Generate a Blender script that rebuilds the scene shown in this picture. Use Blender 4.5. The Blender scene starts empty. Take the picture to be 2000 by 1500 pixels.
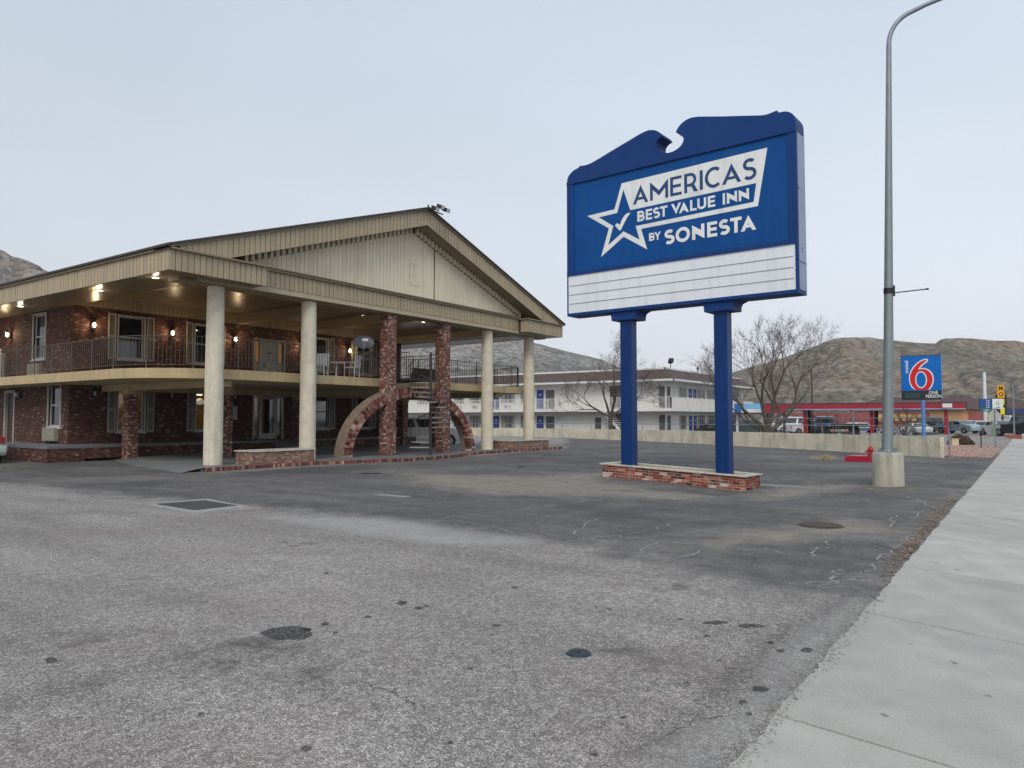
import bpy, bmesh, math, random
import numpy as np
from mathutils import Vector, Matrix, noise
random.seed(7); R=math.radians
sc=bpy.context.scene
# ---------------------------------------------------------------- camera, world, sun, exposure
PIT=math.atan(68/1444.); YAW=math.atan(1012/1444.*math.cos(PIT))
cd=bpy.data.cameras.new('camera'); cam=bpy.data.objects.new('camera',cd); sc.collection.objects.link(cam)
cam.location=(0,0,1.6); cam.rotation_euler=(math.pi/2+PIT,0,YAW)
cd.sensor_width=36; cd.lens=36*1444/2000.; cd.clip_end=8000; cd.clip_start=.05
sc.camera=cam
w=bpy.data.worlds.new('World'); sc.world=w; w.use_nodes=True
nt=w.node_tree; nt.nodes.clear()
def nn(nt,t,**k):
    n=nt.nodes.new(t)
    for a,b in k.items():
        try: setattr(n,a,b)
        except Exception: n.inputs[a].default_value=b
    return n
out=nn(nt,'ShaderNodeOutputWorld'); bg1=nn(nt,'ShaderNodeBackground'); bg2=nn(nt,'ShaderNodeBackground'); add=nn(nt,'ShaderNodeAddShader')
sky=nn(nt,'ShaderNodeTexSky',sky_type='NISHITA'); sky.sun_disc=False; sky.sun_elevation=R(41); sky.sun_rotation=R(152); sky.dust_density=4
nt.links.new(sky.outputs[0],bg1.inputs[0]); bg1.inputs[1].default_value=.012
tc=nn(nt,'ShaderNodeTexCoord'); sep=nn(nt,'ShaderNodeSeparateXYZ'); nt.links.new(tc.outputs['Generated'],sep.inputs[0])
rp=nn(nt,'ShaderNodeValToRGB'); rp.color_ramp.elements[0].position=0; rp.color_ramp.elements[0].color=(.775,.785,.835,1)
rp.color_ramp.elements[1].position=.62; rp.color_ramp.elements[1].color=(.555,.655,.765,1)
e=rp.color_ramp.elements.new(.22); e.color=(.68,.735,.81,1)
nt.links.new(sep.outputs[2],rp.inputs[0])
# slow change from the thinner cloud over the street to the deeper grey west
dt=nn(nt,'ShaderNodeVectorMath',operation='DOT_PRODUCT'); dt.inputs[1].default_value=(.75,.5,0); nt.links.new(tc.outputs['Generated'],dt.inputs[0])
mr=nn(nt,'ShaderNodeMapRange'); mr.inputs[1].default_value=-.8; mr.inputs[2].default_value=.6; mr.inputs[3].default_value=.90; mr.inputs[4].default_value=1.07
nt.links.new(dt.outputs['Value'],mr.inputs[0])
nz=nn(nt,'ShaderNodeTexNoise'); nz.inputs['Scale'].default_value=1.6; nz.inputs['Detail'].default_value=3
mp=nn(nt,'ShaderNodeMapping'); mp.inputs['Scale'].default_value=(1,1,3); nt.links.new(tc.outputs['Generated'],mp.inputs[0]); nt.links.new(mp.outputs[0],nz.inputs[0])
m2=nn(nt,'ShaderNodeMapRange'); m2.inputs[1].default_value=.3; m2.inputs[2].default_value=.7; m2.inputs[3].default_value=.955; m2.inputs[4].default_value=1.045; nt.links.new(nz.outputs[0],m2.inputs[0])
mm=nn(nt,'ShaderNodeMath',operation='MULTIPLY'); nt.links.new(mr.outputs[0],mm.inputs[0]); nt.links.new(m2.outputs[0],mm.inputs[1])
nt.links.new(rp.outputs[0],bg2.inputs[0]); nt.links.new(mm.outputs[0],bg2.inputs[1])
nt.links.new(bg1.outputs[0],add.inputs[0]); nt.links.new(bg2.outputs[0],add.inputs[1]); nt.links.new(add.outputs[0],out.inputs[0])
sd=bpy.data.lights.new('sun','SUN'); sd.energy=1.75; sd.angle=R(30); sd.color=(1,.93,.82)
sun=bpy.data.objects.new('sun',sd); sc.collection.objects.link(sun)
# high soft sun above the street, slightly behind the viewer
sun.rotation_euler=Vector((.45,-.85,.85)).to_track_quat('Z','Y').to_euler()
sc.view_settings.view_transform='Standard'; sc.view_settings.look='None'; sc.view_settings.exposure=0; sc.view_settings.gamma=1
sc.view_settings.use_curve_mapping=False
sc.render.engine='CYCLES'; sc.cycles.use_denoising=True
try: sc.cycles.max_bounces=6; sc.cycles.diffuse_bounces=3; sc.cycles.transparent_max_bounces=8
except Exception: pass

# ---------------------------------------------------------------- helpers
def sstep(a,b,x):
    t=np.clip((x-a)/(b-a),0,1); return t*t*(3-2*t)
class MB:
    def __init__(s): s.v=[]; s.f=[]; s.sm=[]
    def add(s,vs,fs,smooth=False):
        b=len(s.v); s.v+=[tuple(map(float,v)) for v in vs]
        for f in fs: s.f.append(tuple(b+i for i in f)); s.sm.append(smooth)
    def box(s,a,b):
        x0,y0,z0=[min(a[i],b[i]) for i in range(3)]; x1,y1,z1=[max(a[i],b[i]) for i in range(3)]
        s.add([(x0,y0,z0),(x1,y0,z0),(x1,y1,z0),(x0,y1,z0),(x0,y0,z1),(x1,y0,z1),(x1,y1,z1),(x0,y1,z1)],
              [(0,3,2,1),(4,5,6,7),(0,1,5,4),(1,2,6,5),(2,3,7,6),(3,0,4,7)]); return s
    def prism(s,poly,a,b,ax='z',caps=True):
        """extrude a 2D polygon (ccw) along an axis; ax z:(x,y) x:(y,z) y:(x,z)"""
        f={'z':lambda p,t:(p[0],p[1],t),'x':lambda p,t:(t,p[0],p[1]),'y':lambda p,t:(p[0],t,p[1])}[ax]
        n=len(poly); vs=[f(p,a) for p in poly]+[f(p,b) for p in poly]
        fs=[(i,(i+1)%n,n+(i+1)%n,n+i) for i in range(n)]
        if caps: fs+=[tuple(range(n))[::-1],tuple(range(n,2*n))]
        s.add(vs,fs); return s
    def cyl(s,p,q,r0,r1=None,n=12,caps=True,smooth=True):
        r1=r0 if r1 is None else r1
        p=Vector(p);q=Vector(q);d=(q-p).normalized(); a=d.orthogonal().normalized(); b=d.cross(a)
        vs=[];
        for c,r in((p,r0),(q,r1)):
            for i in range(n):
                t=2*math.pi*i/n; vs.append(c+a*math.cos(t)*r+b*math.sin(t)*r)
        s.add(vs,[(i,(i+1)%n,n+(i+1)%n,n+i) for i in range(n)],smooth)
        if caps: s.add(vs,[tuple(range(n))[::-1],tuple(range(n,2*n))])
        return s
    def tube(s,pts,r,n=6,smooth=True):
        pts=[Vector(p) for p in pts]; k=len(pts)
        rs=r if isinstance(r,(list,tuple)) else [r]*k
        vs=[];pa=None
        for i,p in enumerate(pts):
            d=(pts[min(i+1,k-1)]-pts[max(i-1,0)]).normalized()
            a=d.orthogonal().normalized() if pa is None else (pa-d*pa.dot(d)).normalized()
            pa=a;b=d.cross(a)
            for j in range(n):
                t=2*math.pi*j/n; vs.append(p+(a*math.cos(t)+b*math.sin(t))*rs[i])
        fs=[(i*n+j,i*n+(j+1)%n,(i+1)*n+(j+1)%n,(i+1)*n+j) for i in range(k-1) for j in range(n)]
        s.add(vs,fs,smooth); s.add(vs[:n],[tuple(range(n))[::-1]]); s.add(vs[-n:],[tuple(range(n))]); return s
    def lathe(s,prof,c=(0,0,0),n=24,smooth=True):
        vs=[];k=len(prof)
        for r,z in prof:
            for j in range(n):
                t=2*math.pi*j/n; vs.append((c[0]+r*math.cos(t),c[1]+r*math.sin(t),c[2]+z))
        s.add(vs,[(i*n+j,i*n+(j+1)%n,(i+1)*n+(j+1)%n,(i+1)*n+j) for i in range(k-1) for j in range(n)],smooth)
        s.add(vs[:n],[tuple(range(n))[::-1]]); s.add(vs[-n:],[tuple(range(n))]); return s
    def quad(s,*p): s.add(p,[tuple(range(len(p)))]); return s
    def mesh(s,name,mat):
        me=bpy.data.meshes.new(name); me.from_pydata(s.v,[],s.f)
        if mat: me.materials.append(mat)
        me.polygons.foreach_set('use_smooth',s.sm)
        uv=me.uv_layers.new(name='UVMap')
        co=np.array(s.v); 
        d=np.zeros(len(me.loops)*2)
        k=0
        for p in me.polygons:
            n=p.normal
            if abs(n.z)>.75:
                for i in p.vertices: d[2*k]=co[i][0];d[2*k+1]=co[i][1];k+=1
            else:
                l=math.hypot(n.x,n.y) or 1; tx,ty=-n.y/l,n.x/l
                for i in p.vertices: d[2*k]=co[i][0]*tx+co[i][1]*ty;d[2*k+1]=co[i][2];k+=1
        uv.data.foreach_set('uv',d); me.update(); return me
    def obj(s,name,mat,parent=None,loc=(0,0,0),label=None,kind=None,bevel=0):
        o=bpy.data.objects.new(name,s.mesh(name,mat)); sc.collection.objects.link(o); o.location=loc
        if parent is not None: o.parent=parent
        if label: o['label']=label
        if kind: o['kind']=kind
        if bevel:
            m=o.modifiers.new('bevel','BEVEL'); m.width=bevel; m.segments=2; m.limit_method='ANGLE'
        return o
def inst(o,loc,parent=None,rot=None):
    c=o.copy(); sc.collection.objects.link(c); c.location=loc
    if parent is not None: c.parent=parent
    if rot: c.rotation_euler=rot
    return c
def tag(o,label,cat,group=None):
    o['label']=label;o['category']=cat
    if group:o['group']=group
    return o
def thing(name,label,cat,loc=(0,0,0),rz=0,group=None):
    o=bpy.data.objects.new(name,None); sc.collection.objects.link(o); o.empty_display_size=.2
    o.location=loc;o.rotation_euler=(0,0,rz); return tag(o,label,cat,group)
def B(x0,y0,z0,x1,y1,z1): return MB().box((x0,y0,z0),(x1,y1,z1))
def lin(c):
    c=c/255.; return c/12.92 if c<=.04045 else ((c+.055)/1.055)**2.4
def rgb(r,g,b,k=1.): return (lin(r)*k,lin(g)*k,lin(b)*k,1)
def pxw(px,d):  # camera bearing -> ground point
    lat=(px-1000)/1444*d; c,s=math.cos(YAW),math.sin(YAW); return lat*c-d*s, lat*s+d*c

# ---------------------------------------------------------------- materials
def newmat(name):
    m=bpy.data.materials.new(name); m.use_nodes=True; t=m.node_tree; p=t.nodes['Principled BSDF']; return m,t,p
def mat(name,col,rough=.6,metal=0,var=.12,scale=3.,bump=0.,bscale=40.,obrand=0.,emit=None,es=0,dirt=None,coord='Object',spec=.5):
    """painted / plain surface: base colour broken up by two noises"""
    m,t,p=newmat(name); L=t.links.new
    if len(col)==3: col=(*col,1)
    tc=nn(t,'ShaderNodeTexCoord')
    a=nn(t,'ShaderNodeTexNoise'); a.inputs['Scale'].default_value=scale; a.inputs['Detail'].default_value=6; L(tc.outputs[coord],a.inputs[0])
    mx=nn(t,'ShaderNodeMapRange'); mx.inputs[1].default_value=.3;mx.inputs[2].default_value=.7;mx.inputs[3].default_value=1-var;mx.inputs[4].default_value=1+var; L(a.outputs[0],mx.inputs[0])
    hs=nn(t,'ShaderNodeHueSaturation'); hs.inputs['Color'].default_value=col; L(mx.outputs[0],hs.inputs['Value'])
    last=hs.outputs[0]
    if obrand:
        oi=nn(t,'ShaderNodeObjectInfo'); mr=nn(t,'ShaderNodeMapRange'); mr.inputs[3].default_value=1-obrand; mr.inputs[4].default_value=1+obrand; L(oi.outputs['Random'],mr.inputs[0])
        h2=nn(t,'ShaderNodeHueSaturation'); L(last,h2.inputs['Color']); L(mr.outputs[0],h2.inputs['Value']); last=h2.outputs[0]
    if dirt:
        b=nn(t,'ShaderNodeTexNoise'); b.inputs['Scale'].default_value=scale*.35+.3; b.inputs['Detail'].default_value=8; b.inputs['Roughness'].default_value=.7; L(tc.outputs[coord],b.inputs[0])
        r=nn(t,'ShaderNodeMapRange'); r.inputs[1].default_value=.52; r.inputs[2].default_value=.75; r.inputs[3].default_value=0;r.inputs[4].default_value=dirt[1]; L(b.outputs[0],r.inputs[0])
        mi=nn(t,'ShaderNodeMix',data_type='RGBA'); L(r.outputs[0],mi.inputs[0]); L(last,mi.inputs[6]); mi.inputs[7].default_value=(*dirt[0][:3],1); last=mi.outputs[2]
    L(last,p.inputs['Base Color'])
    p.inputs['Roughness'].default_value=rough; p.inputs['Metallic'].default_value=metal; p.inputs['Specular IOR Level'].default_value=spec
    if bump:
        c=nn(t,'ShaderNodeTexNoise'); c.inputs['Scale'].default_value=bscale; c.inputs['Detail'].default_value=4; L(tc.outputs[coord],c.inputs[0])
        bp=nn(t,'ShaderNodeBump'); bp.inputs['Strength'].default_value=bump; bp.inputs['Distance'].default_value=.01; L(c.outputs[0],bp.inputs['Height']); L(bp.outputs[0],p.inputs['Normal'])
    if emit: p.inputs['Emission Color'].default_value=(*emit[:3],1); p.inputs['Emission Strength'].default_value=es
    return m
def brickmat(name,bw=.155,bh=.072,mort=.010,ramp=None,mortc=(.085,.06,.05),soot=0.):
    m,t,p=newmat(name); L=t.links.new
    uv=nn(t,'ShaderNodeUVMap'); sp=nn(t,'ShaderNodeSeparateXYZ'); L(uv.outputs[0],sp.inputs[0])
    def M(op,a,b=None,c=None):
        n=nn(t,'ShaderNodeMath',operation=op)
        for i,x in enumerate((a,b,c)):
            if x is None: continue
            if isinstance(x,(int,float)): n.inputs[i].default_value=x
            else: L(x,n.inputs[i])
        return n.outputs[0]
    v=M('DIVIDE',sp.outputs[1],bh); row=M('FLOOR',v); fv=M('SUBTRACT',v,row)
    u=M('ADD',M('DIVIDE',sp.outputs[0],bw),M('MULTIPLY',M('MODULO',M('ADD',row,1000),2),.5)); col=M('FLOOR',u); fu=M('SUBTRACT',u,col)
    du=M('MULTIPLY',M('SUBTRACT',.5,M('ABSOLUTE',M('SUBTRACT',fu,.5))),bw)
    dv=M('MULTIPLY',M('SUBTRACT',.5,M('ABSOLUTE',M('SUBTRACT',fv,.5))),bh)
    dd=M('MINIMUM',du,dv)
    tc=nn(t,'ShaderNodeTexCoord')
    wob=nn(t,'ShaderNodeTexNoise'); wob.inputs['Scale'].default_value=30; L(tc.outputs['Object'],wob.inputs[0])
    dd=M('ADD',dd,M('MULTIPLY',M('SUBTRACT',wob.outputs[0],.5),.012))
    mk=nn(t,'ShaderNodeMapRange'); mk.inputs[1].default_value=mort*.5-.002; mk.inputs[2].default_value=mort*.5+.003; L(dd,mk.inputs[0])
    cb=nn(t,'ShaderNodeCombineXYZ'); L(col,cb.inputs[0]); L(row,cb.inputs[1])
    wn=nn(t,'ShaderNodeTexWhiteNoise',noise_dimensions='2D'); L(cb.outputs[0],wn.inputs[0])
    # large-scale drift so that pale bricks cluster
    dr=nn(t,'ShaderNodeTexNoise'); dr.inputs['Scale'].default_value=1.1; dr.inputs['Detail'].default_value=3; L(tc.outputs['Object'],dr.inputs[0])
    val=M('ADD',wn.outputs[0],M('MULTIPLY',M('SUBTRACT',dr.outputs[0],.5),.25))
    cr=nn(t,'ShaderNodeValToRGB'); L(val,cr.inputs[0]); cr.color_ramp.interpolation='LINEAR'
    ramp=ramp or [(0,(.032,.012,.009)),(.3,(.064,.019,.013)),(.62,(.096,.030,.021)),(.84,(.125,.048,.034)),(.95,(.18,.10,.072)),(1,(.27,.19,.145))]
    els=cr.color_ramp.elements; els[0].position=ramp[0][0];els[0].color=(*ramp[0][1],1);els[1].position=ramp[-1][0];els[1].color=(*ramp[-1][1],1)
    for q,c in ramp[1:-1]:
        e=els.new(q); e.color=(*c,1)
    sm=nn(t,'ShaderNodeTexNoise'); sm.inputs['Scale'].default_value=22; sm.inputs['Detail'].default_value=5; L(tc.outputs['Object'],sm.inputs[0])
    mr=nn(t,'ShaderNodeMapRange'); mr.inputs[1].default_value=.3;mr.inputs[2].default_value=.7;mr.inputs[3].default_value=.7;mr.inputs[4].default_value=1.35; L(sm.outputs[0],mr.inputs[0])
    hs=nn(t,'ShaderNodeHueSaturation'); L(cr.outputs[0],hs.inputs['Color']); L(mr.outputs[0],hs.inputs['Value'])
    mi=nn(t,'ShaderNodeMix',data_type='RGBA'); L(mk.outputs[0],mi.inputs[0]); mi.inputs[6].default_value=(*mortc,1); L(hs.outputs[0],mi.inputs[7])
    L(mi.outputs[2],p.inputs['Base Color']); p.inputs['Roughness'].default_value=.85
    bp=nn(t,'ShaderNodeBump'); bp.inputs['Strength'].default_value=.9; bp.inputs['Distance'].default_value=.012
    hh=M('ADD',mk.outputs[0],M('MULTIPLY',sm.outputs[0],.5)); L(hh,bp.inputs['Height']); L(bp.outputs[0],p.inputs['Normal'])
    return m
def onebrick(name,ramp):
    m,t,p=newmat(name); L=t.links.new
    oi=nn(t,'ShaderNodeObjectInfo'); cr=nn(t,'ShaderNodeValToRGB'); L(oi.outputs['Random'],cr.inputs[0])
    els=cr.color_ramp.elements; els[0].position=ramp[0][0];els[0].color=(*ramp[0][1],1);els[1].position=ramp[-1][0];els[1].color=(*ramp[-1][1],1)
    for q,c in ramp[1:-1]: els.new(q).color=(*c,1)
    ge=nn(t,'ShaderNodeNewGeometry'); sm=nn(t,'ShaderNodeTexNoise'); sm.inputs['Scale'].default_value=26; sm.inputs['Detail'].default_value=6; L(ge.outputs['Position'],sm.inputs[0])
    mr=nn(t,'ShaderNodeMapRange'); mr.inputs[1].default_value=.3;mr.inputs[2].default_value=.7;mr.inputs[3].default_value=.6;mr.inputs[4].default_value=1.4; L(sm.outputs[0],mr.inputs[0])
    hs=nn(t,'ShaderNodeHueSaturation'); L(cr.outputs[0],hs.inputs['Color']); L(mr.outputs[0],hs.inputs['Value'])
    # lime bloom on the faces
    b2=nn(t,'ShaderNodeTexNoise'); b2.inputs['Scale'].default_value=5; b2.inputs['Detail'].default_value=8; L(ge.outputs['Position'],b2.inputs[0])
    r2=nn(t,'ShaderNodeMapRange'); r2.inputs[1].default_value=.5;r2.inputs[2].default_value=.75;r2.inputs[3].default_value=0;r2.inputs[4].default_value=.7; L(b2.outputs[0],r2.inputs[0])
    mi=nn(t,'ShaderNodeMix',data_type='RGBA'); L(r2.outputs[0],mi.inputs[0]); L(hs.outputs[0],mi.inputs[6]); mi.inputs[7].default_value=(.36,.31,.26,1)
    L(mi.outputs[2],p.inputs['Base Color']); p.inputs['Roughness'].default_value=.9
    bp=nn(t,'ShaderNodeBump'); bp.inputs['Strength'].default_value=.6; bp.inputs['Distance'].default_value=.006; L(sm.outputs[0],bp.inputs['Height']); L(bp.outputs[0],p.inputs['Normal'])
    return m
def glassmat(name,tint=(.02,.025,.028),refl=.10,alpha=.35):
    m,t,p=newmat(name); L=t.links.new; o=t.nodes['Material Output']
    p.inputs['Base Color'].default_value=(*tint,1); p.inputs['Roughness'].default_value=.06; p.inputs['Specular IOR Level'].default_value=.8
    tr=nn(t,'ShaderNodeBsdfTransparent'); tr.inputs[0].default_value=(.85,.88,.88,1)
    ms=nn(t,'ShaderNodeMixShader'); ms.inputs[0].default_value=alpha; L(tr.outputs[0],ms.inputs[1]); L(p.outputs[0],ms.inputs[2])
    fr=nn(t,'ShaderNodeFresnel'); fr.inputs[0].default_value=1.5; gl=nn(t,'ShaderNodeBsdfGlossy'); gl.inputs['Roughness'].default_value=.03
    m2=nn(t,'ShaderNodeMixShader'); L(fr.outputs[0],m2.inputs[0]); L(ms.outputs[0],m2.inputs[1]); L(gl.outputs[0],m2.inputs[2]); L(m2.outputs[0],o.inputs[0])
    return m
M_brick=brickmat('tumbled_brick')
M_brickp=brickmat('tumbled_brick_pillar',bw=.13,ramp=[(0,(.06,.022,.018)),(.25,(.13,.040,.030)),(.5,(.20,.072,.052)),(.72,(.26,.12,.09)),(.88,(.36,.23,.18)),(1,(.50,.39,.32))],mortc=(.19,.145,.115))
M_brickpl=brickmat('planter_brick',ramp=[(0,(.12,.05,.035)),(.5,(.22,.11,.08)),(.8,(.28,.17,.13)),(1,(.36,.26,.20))],mortc=(.30,.27,.22))
M_1brick=onebrick('red_brick_piece',[(0,(.03,.012,.010)),(.12,(.06,.016,.013)),(.3,(.17,.028,.018)),(.7,(.26,.045,.028)),(.9,(.33,.10,.07)),(1,(.42,.25,.18))])
M_arch=onebrick('arch_brick_piece',[(0,(.05,.014,.012)),(.3,(.13,.035,.026)),(.6,(.22,.07,.05)),(.85,(.34,.16,.12)),(1,(.50,.36,.29))])
M_mortar=mat('mortar',(.46,.41,.35),.9,bump=.5,bscale=60,var=.2,scale=8)
M_tan=mat('tan_painted_boards',rgb(166,151,124),.55,var=.07,scale=1.2,obrand=.06,dirt=((.20,.17,.13),.35),coord='Object')
M_tan2=mat('tan_trim',rgb(133,118,94),.6,var=.08,scale=2)
M_cream=mat('cream_painted_boards',rgb(228,216,190),.6,var=.06,scale=.9,obrand=.04,dirt=((.46,.41,.33),.4))
M_backing=mat('dark_backing',(.055,.045,.032),.9)
M_column=mat('cream_stucco',rgb(208,199,180),.85,var=.10,scale=3.5,bump=.9,bscale=28,dirt=((.36,.335,.29),.5))
M_slab=mat('tan_concrete_edge',rgb(182,162,124),.8,var=.07,scale=1.5,bump=.2,dirt=((.3,.25,.17),.3))
M_soffit=None
M_floor=mat('grey_painted_floor',rgb(110,112,113),.7,var=.12,scale=1.2,bump=.2,dirt=((.12,.12,.12),.5))
M_white=mat('white_paint',(.72,.72,.72),.5,var=.05)
M_offw=mat('white_frame',(.48,.48,.46),.5,var=.05)
M_shut=mat('taupe_shutter',(.17,.155,.13),.6,var=.06)
M_shutf=mat('shutter_frame',(.36,.34,.30),.6,var=.06)
M_glass=glassmat('window_glass')
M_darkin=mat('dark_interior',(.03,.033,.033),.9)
M_curt=mat('white_curtain',(.62,.64,.66),.9,var=.08,scale=6)
M_rail=mat('thin_pale_metal',(.11,.092,.082),.5,metal=.2)
M_raild=mat('dark_bronze_metal',(.045,.036,.030),.5,metal=.3)
M_roofdk=mat('roof_shingle_edge',(.06,.055,.055),.9,var=.2,scale=20)
M_blue=mat('sign_blue_paint',rgb(0,70,136),.45,var=.07,scale=.8,dirt=(rgb(10,66,128)[:3],.25),spec=.2)
M_navy=mat('sign_navy_paint',rgb(16,56,116),.5,var=.08,scale=1.1,dirt=((.014,.035,.10),.4),spec=.2)
M_post=mat('sign_post_blue',rgb(0,46,104),.38,var=.06,scale=2,dirt=((.0,.035,.14),.5),spec=.25)
M_grime=mat('galvanised_side',rgb(140,154,178),.45,var=.12,scale=1.4,metal=.1,bump=.15,bscale=4,dirt=((.09,.12,.19),.6))
M_signw=mat('sign_white_vinyl',rgb(226,228,228),.4,var=.05,scale=1.5,dirt=((.42,.42,.39),.4))
M_signb=mat('sign_letter_blue',rgb(16,62,112),.4,var=.06)
M_marq=mat('marquee_white',rgb(222,227,234),.4,var=.04,scale=1)
M_marql=mat('marquee_track',rgb(150,158,170),.4)
M_conc=mat('old_concrete',rgb(178,174,160),.9,var=.20,scale=2.2,bump=.6,bscale=18,dirt=((.17,.165,.13),.8))
M_capst=mat('white_coping',rgb(186,180,166),.85,var=.2,scale=7,bump=.6,bscale=30,dirt=((.20,.18,.155),.85))
M_galv=mat('galvanised_pole',rgb(128,138,142),.5,metal=.35,var=.10,scale=5,dirt=((.20,.23,.24),.4))
M_red=mat('red_paint',rgb(158,20,46),.4,var=.1,scale=3,dirt=((.10,.01,.015),.5))
M_soil=mat('soil',(.06,.05,.04),1,bump=.6,bscale=20)
M_black=mat('black_plastic',(.012,.012,.013),.5)
M_lamp=mat('lamp_glow',(1,.85,.6),.5,emit=(1,.80,.50),es=14)
M_lampc=mat('lamp_glow_pale',(1,.9,.7),.5,emit=(1,.84,.58),es=9)

def streaks(m,col,amt,sx=5.,lo=.5,hi=.72):
    t=m.node_tree;L=t.links.new;p=t.nodes['Principled BSDF']; src=p.inputs['Base Color'].links[0].from_socket
    ge=nn(t,'ShaderNodeNewGeometry'); mp=nn(t,'ShaderNodeMapping'); mp.inputs['Scale'].default_value=(sx,sx,.35); L(ge.outputs['Position'],mp.inputs[0])
    n=nn(t,'ShaderNodeTexNoise'); n.inputs['Scale'].default_value=1; n.inputs['Detail'].default_value=7; n.inputs['Roughness'].default_value=.65; L(mp.outputs[0],n.inputs[0])
    r=nn(t,'ShaderNodeMapRange'); r.inputs[1].default_value=lo; r.inputs[2].default_value=hi; r.inputs[4].default_value=amt; L(n.outputs[0],r.inputs[0])
    x=nn(t,'ShaderNodeMix',data_type='RGBA'); L(r.outputs[0],x.inputs[0]); L(src,x.inputs[6]); x.inputs[7].default_value=(*col,1); L(x.outputs[2],p.inputs['Base Color'])
streaks(M_blue,(.02,.09,.25),.3); streaks(M_navy,(.03,.07,.18),.25); streaks(M_post,(.012,.05,.16),.45,9); streaks(M_marq,(.48,.50,.52),.38,6); streaks(M_signw,(.45,.46,.46),.4,6)
streaks(M_tan,(.20,.172,.13),.4,4); streaks(M_cream,(.50,.44,.34),.45,3.5); streaks(M_column,(.33,.30,.25),.55,5); streaks(M_slab,(.22,.185,.13),.5,4); streaks(M_conc,(.14,.135,.11),.6,6); streaks(M_galv,(.30,.33,.34),.4,14)
# soffit boards: tongue-and-groove painted planks with a sheen
def soffitmat():
    m,t,p=newmat('soffit_boards'); L=t.links.new
    tc=nn(t,'ShaderNodeTexCoord'); sp=nn(t,'ShaderNodeSeparateXYZ'); L(tc.outputs['Object'],sp.inputs[0])
    wv=nn(t,'ShaderNodeMath',operation='PINGPONG'); L(sp.outputs[0],wv.inputs[0]); wv.inputs[1].default_value=.1
    g=nn(t,'ShaderNodeMapRange'); g.inputs[1].default_value=0; g.inputs[2].default_value=.012; L(wv.outputs[0],g.inputs[0])
    nz=nn(t,'ShaderNodeTexNoise'); nz.inputs['Scale'].default_value=2.2; nz.inputs['Detail'].default_value=3; L(tc.outputs['Object'],nz.inputs[0])
    ad=nn(t,'ShaderNodeMath',operation='ADD'); L(g.outputs[0],ad.inputs[0]); L(nz.outputs[0],ad.inputs[1])
    bp=nn(t,'ShaderNodeBump'); bp.inputs['Strength'].default_value=.5; bp.inputs['Distance'].default_value=.02; L(ad.outputs[0],bp.inputs['Height']); L(bp.outputs[0],p.inputs['Normal'])
    c=nn(t,'ShaderNodeMix',data_type='RGBA'); L(g.outputs[0],c.inputs[0]); c.inputs[6].default_value=(.10,.085,.065,1); c.inputs[7].default_value=rgb(126,112,90); L(c.outputs[2],p.inputs['Base Color'])
    p.inputs['Roughness'].default_value=.28; return m
M_soffit=soffitmat()

# ---------------------------------------------------------------- ground
def in_poly(X,Y,poly):
    """signed distance, positive inside"""
    P=np.array(poly); d=np.full(X.shape,1e9); ins=np.zeros(X.shape,bool); n=len(P)
    for i in range(n):
        a=P[i];b=P[(i+1)%n]; e=b-a; L2=(e@e)+1e-9
        t=np.clip(((X-a[0])*e[0]+(Y-a[1])*e[1])/L2,0,1)
        d=np.minimum(d,np.hypot(X-a[0]-t*e[0],Y-a[1]-t*e[1]))
        c=((a[1]>Y)!=(b[1]>Y)); 
        with np.errstate(divide='ignore',invalid='ignore'):
            xi=(b[0]-a[0])*(Y-a[1])/(b[1]-a[1]+1e-12)+a[0]
        ins^=(c&(X<xi))
    return np.where(ins,d,-d)
WALL=[(-3.0,35.2),(-6.1,37.9),(-9.0,40.2),(-14.4,43.5),(-18.3,46.3),(-23.4,49.5),(-29.2,52.3),(-36.3,55.2),(-44,56.6),(-60,57.5)]
LOT=WALL+[(-140,58),(-140,300),(-9,300),(-9,60),(-6.5,52),(-4.5,46),(-3.3,40)]
def gh(X,Y):
    X=np.asarray(X,float);Y=np.asarray(Y,float)
    h=-.165*np.exp(-(((X+5.4)/2.2)**2+((Y-17.8)/2.4)**2))*sstep(-1.3,-2.6,X)
    h=h-(.30+.65*sstep(-25,-13,X))*sstep(.3,5.0,in_poly(X,Y,LOT))
    return h
def gz(x,y): return float(gh(np.array([x]),np.array([y]))[0])
def px2g(px,py):  # image pixel of the photograph -> metres on the flat lot (used only to lay out paving patches)
    f=1444.;fw=np.array([-math.sin(YAW)*math.cos(PIT),math.cos(YAW)*math.cos(PIT),math.sin(PIT)]);rt=np.array([math.cos(YAW),math.sin(YAW),0.]);up=np.cross(rt,fw)
    d=fw*f+rt*(px-1000)+up*(750-py); t=-1.6/d[2]; return (d[0]*t,d[1]*t)
def G(*pts): return [px2g(*p) for p in pts]
P_dark=G((-300,888),(100,886),(240,892),(360,912),(430,922),(900,893),(1100,877),(1110,853),(1840,893),(1975,885),(1985,872),(1900,962),(1775,1111),(1690,1170),(1650,1162),(1560,1158),(1470,1145),(1380,1125),(1300,1108),(1230,1095),(1160,1066),(1060,1054),(980,1048),(900,1036),(820,1020),(720,1008),(620,1001),(520,990),(440,984),(300,975),(150,958),(0,944),(-300,935))
P_light=G((500,1006),(600,1010),(700,1012),(800,1020),(900,1036),(990,1046),(1060,1055),(1020,1064),(900,1063),(800,1058),(700,1042),(620,1028),(540,1018))
P_tan1=G((790,925),(900,928),(1020,930),(1170,925),(1180,940),(1300,955),(1420,962),(1330,975),(1200,970),(1060,968),(940,964),(850,950))
P_tan2=G((1395,1045),(1450,1036),(1560,1030),(1620,1012),(1700,1020),(1740,1030),(1720,1048),(1660,1050),(1600,1046),(1540,1052),(1440,1060),(1400,1066))
P_tan3=G((1460,955),(1520,945),(1600,940),(1660,946),(1560,955),(1480,972))
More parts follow.
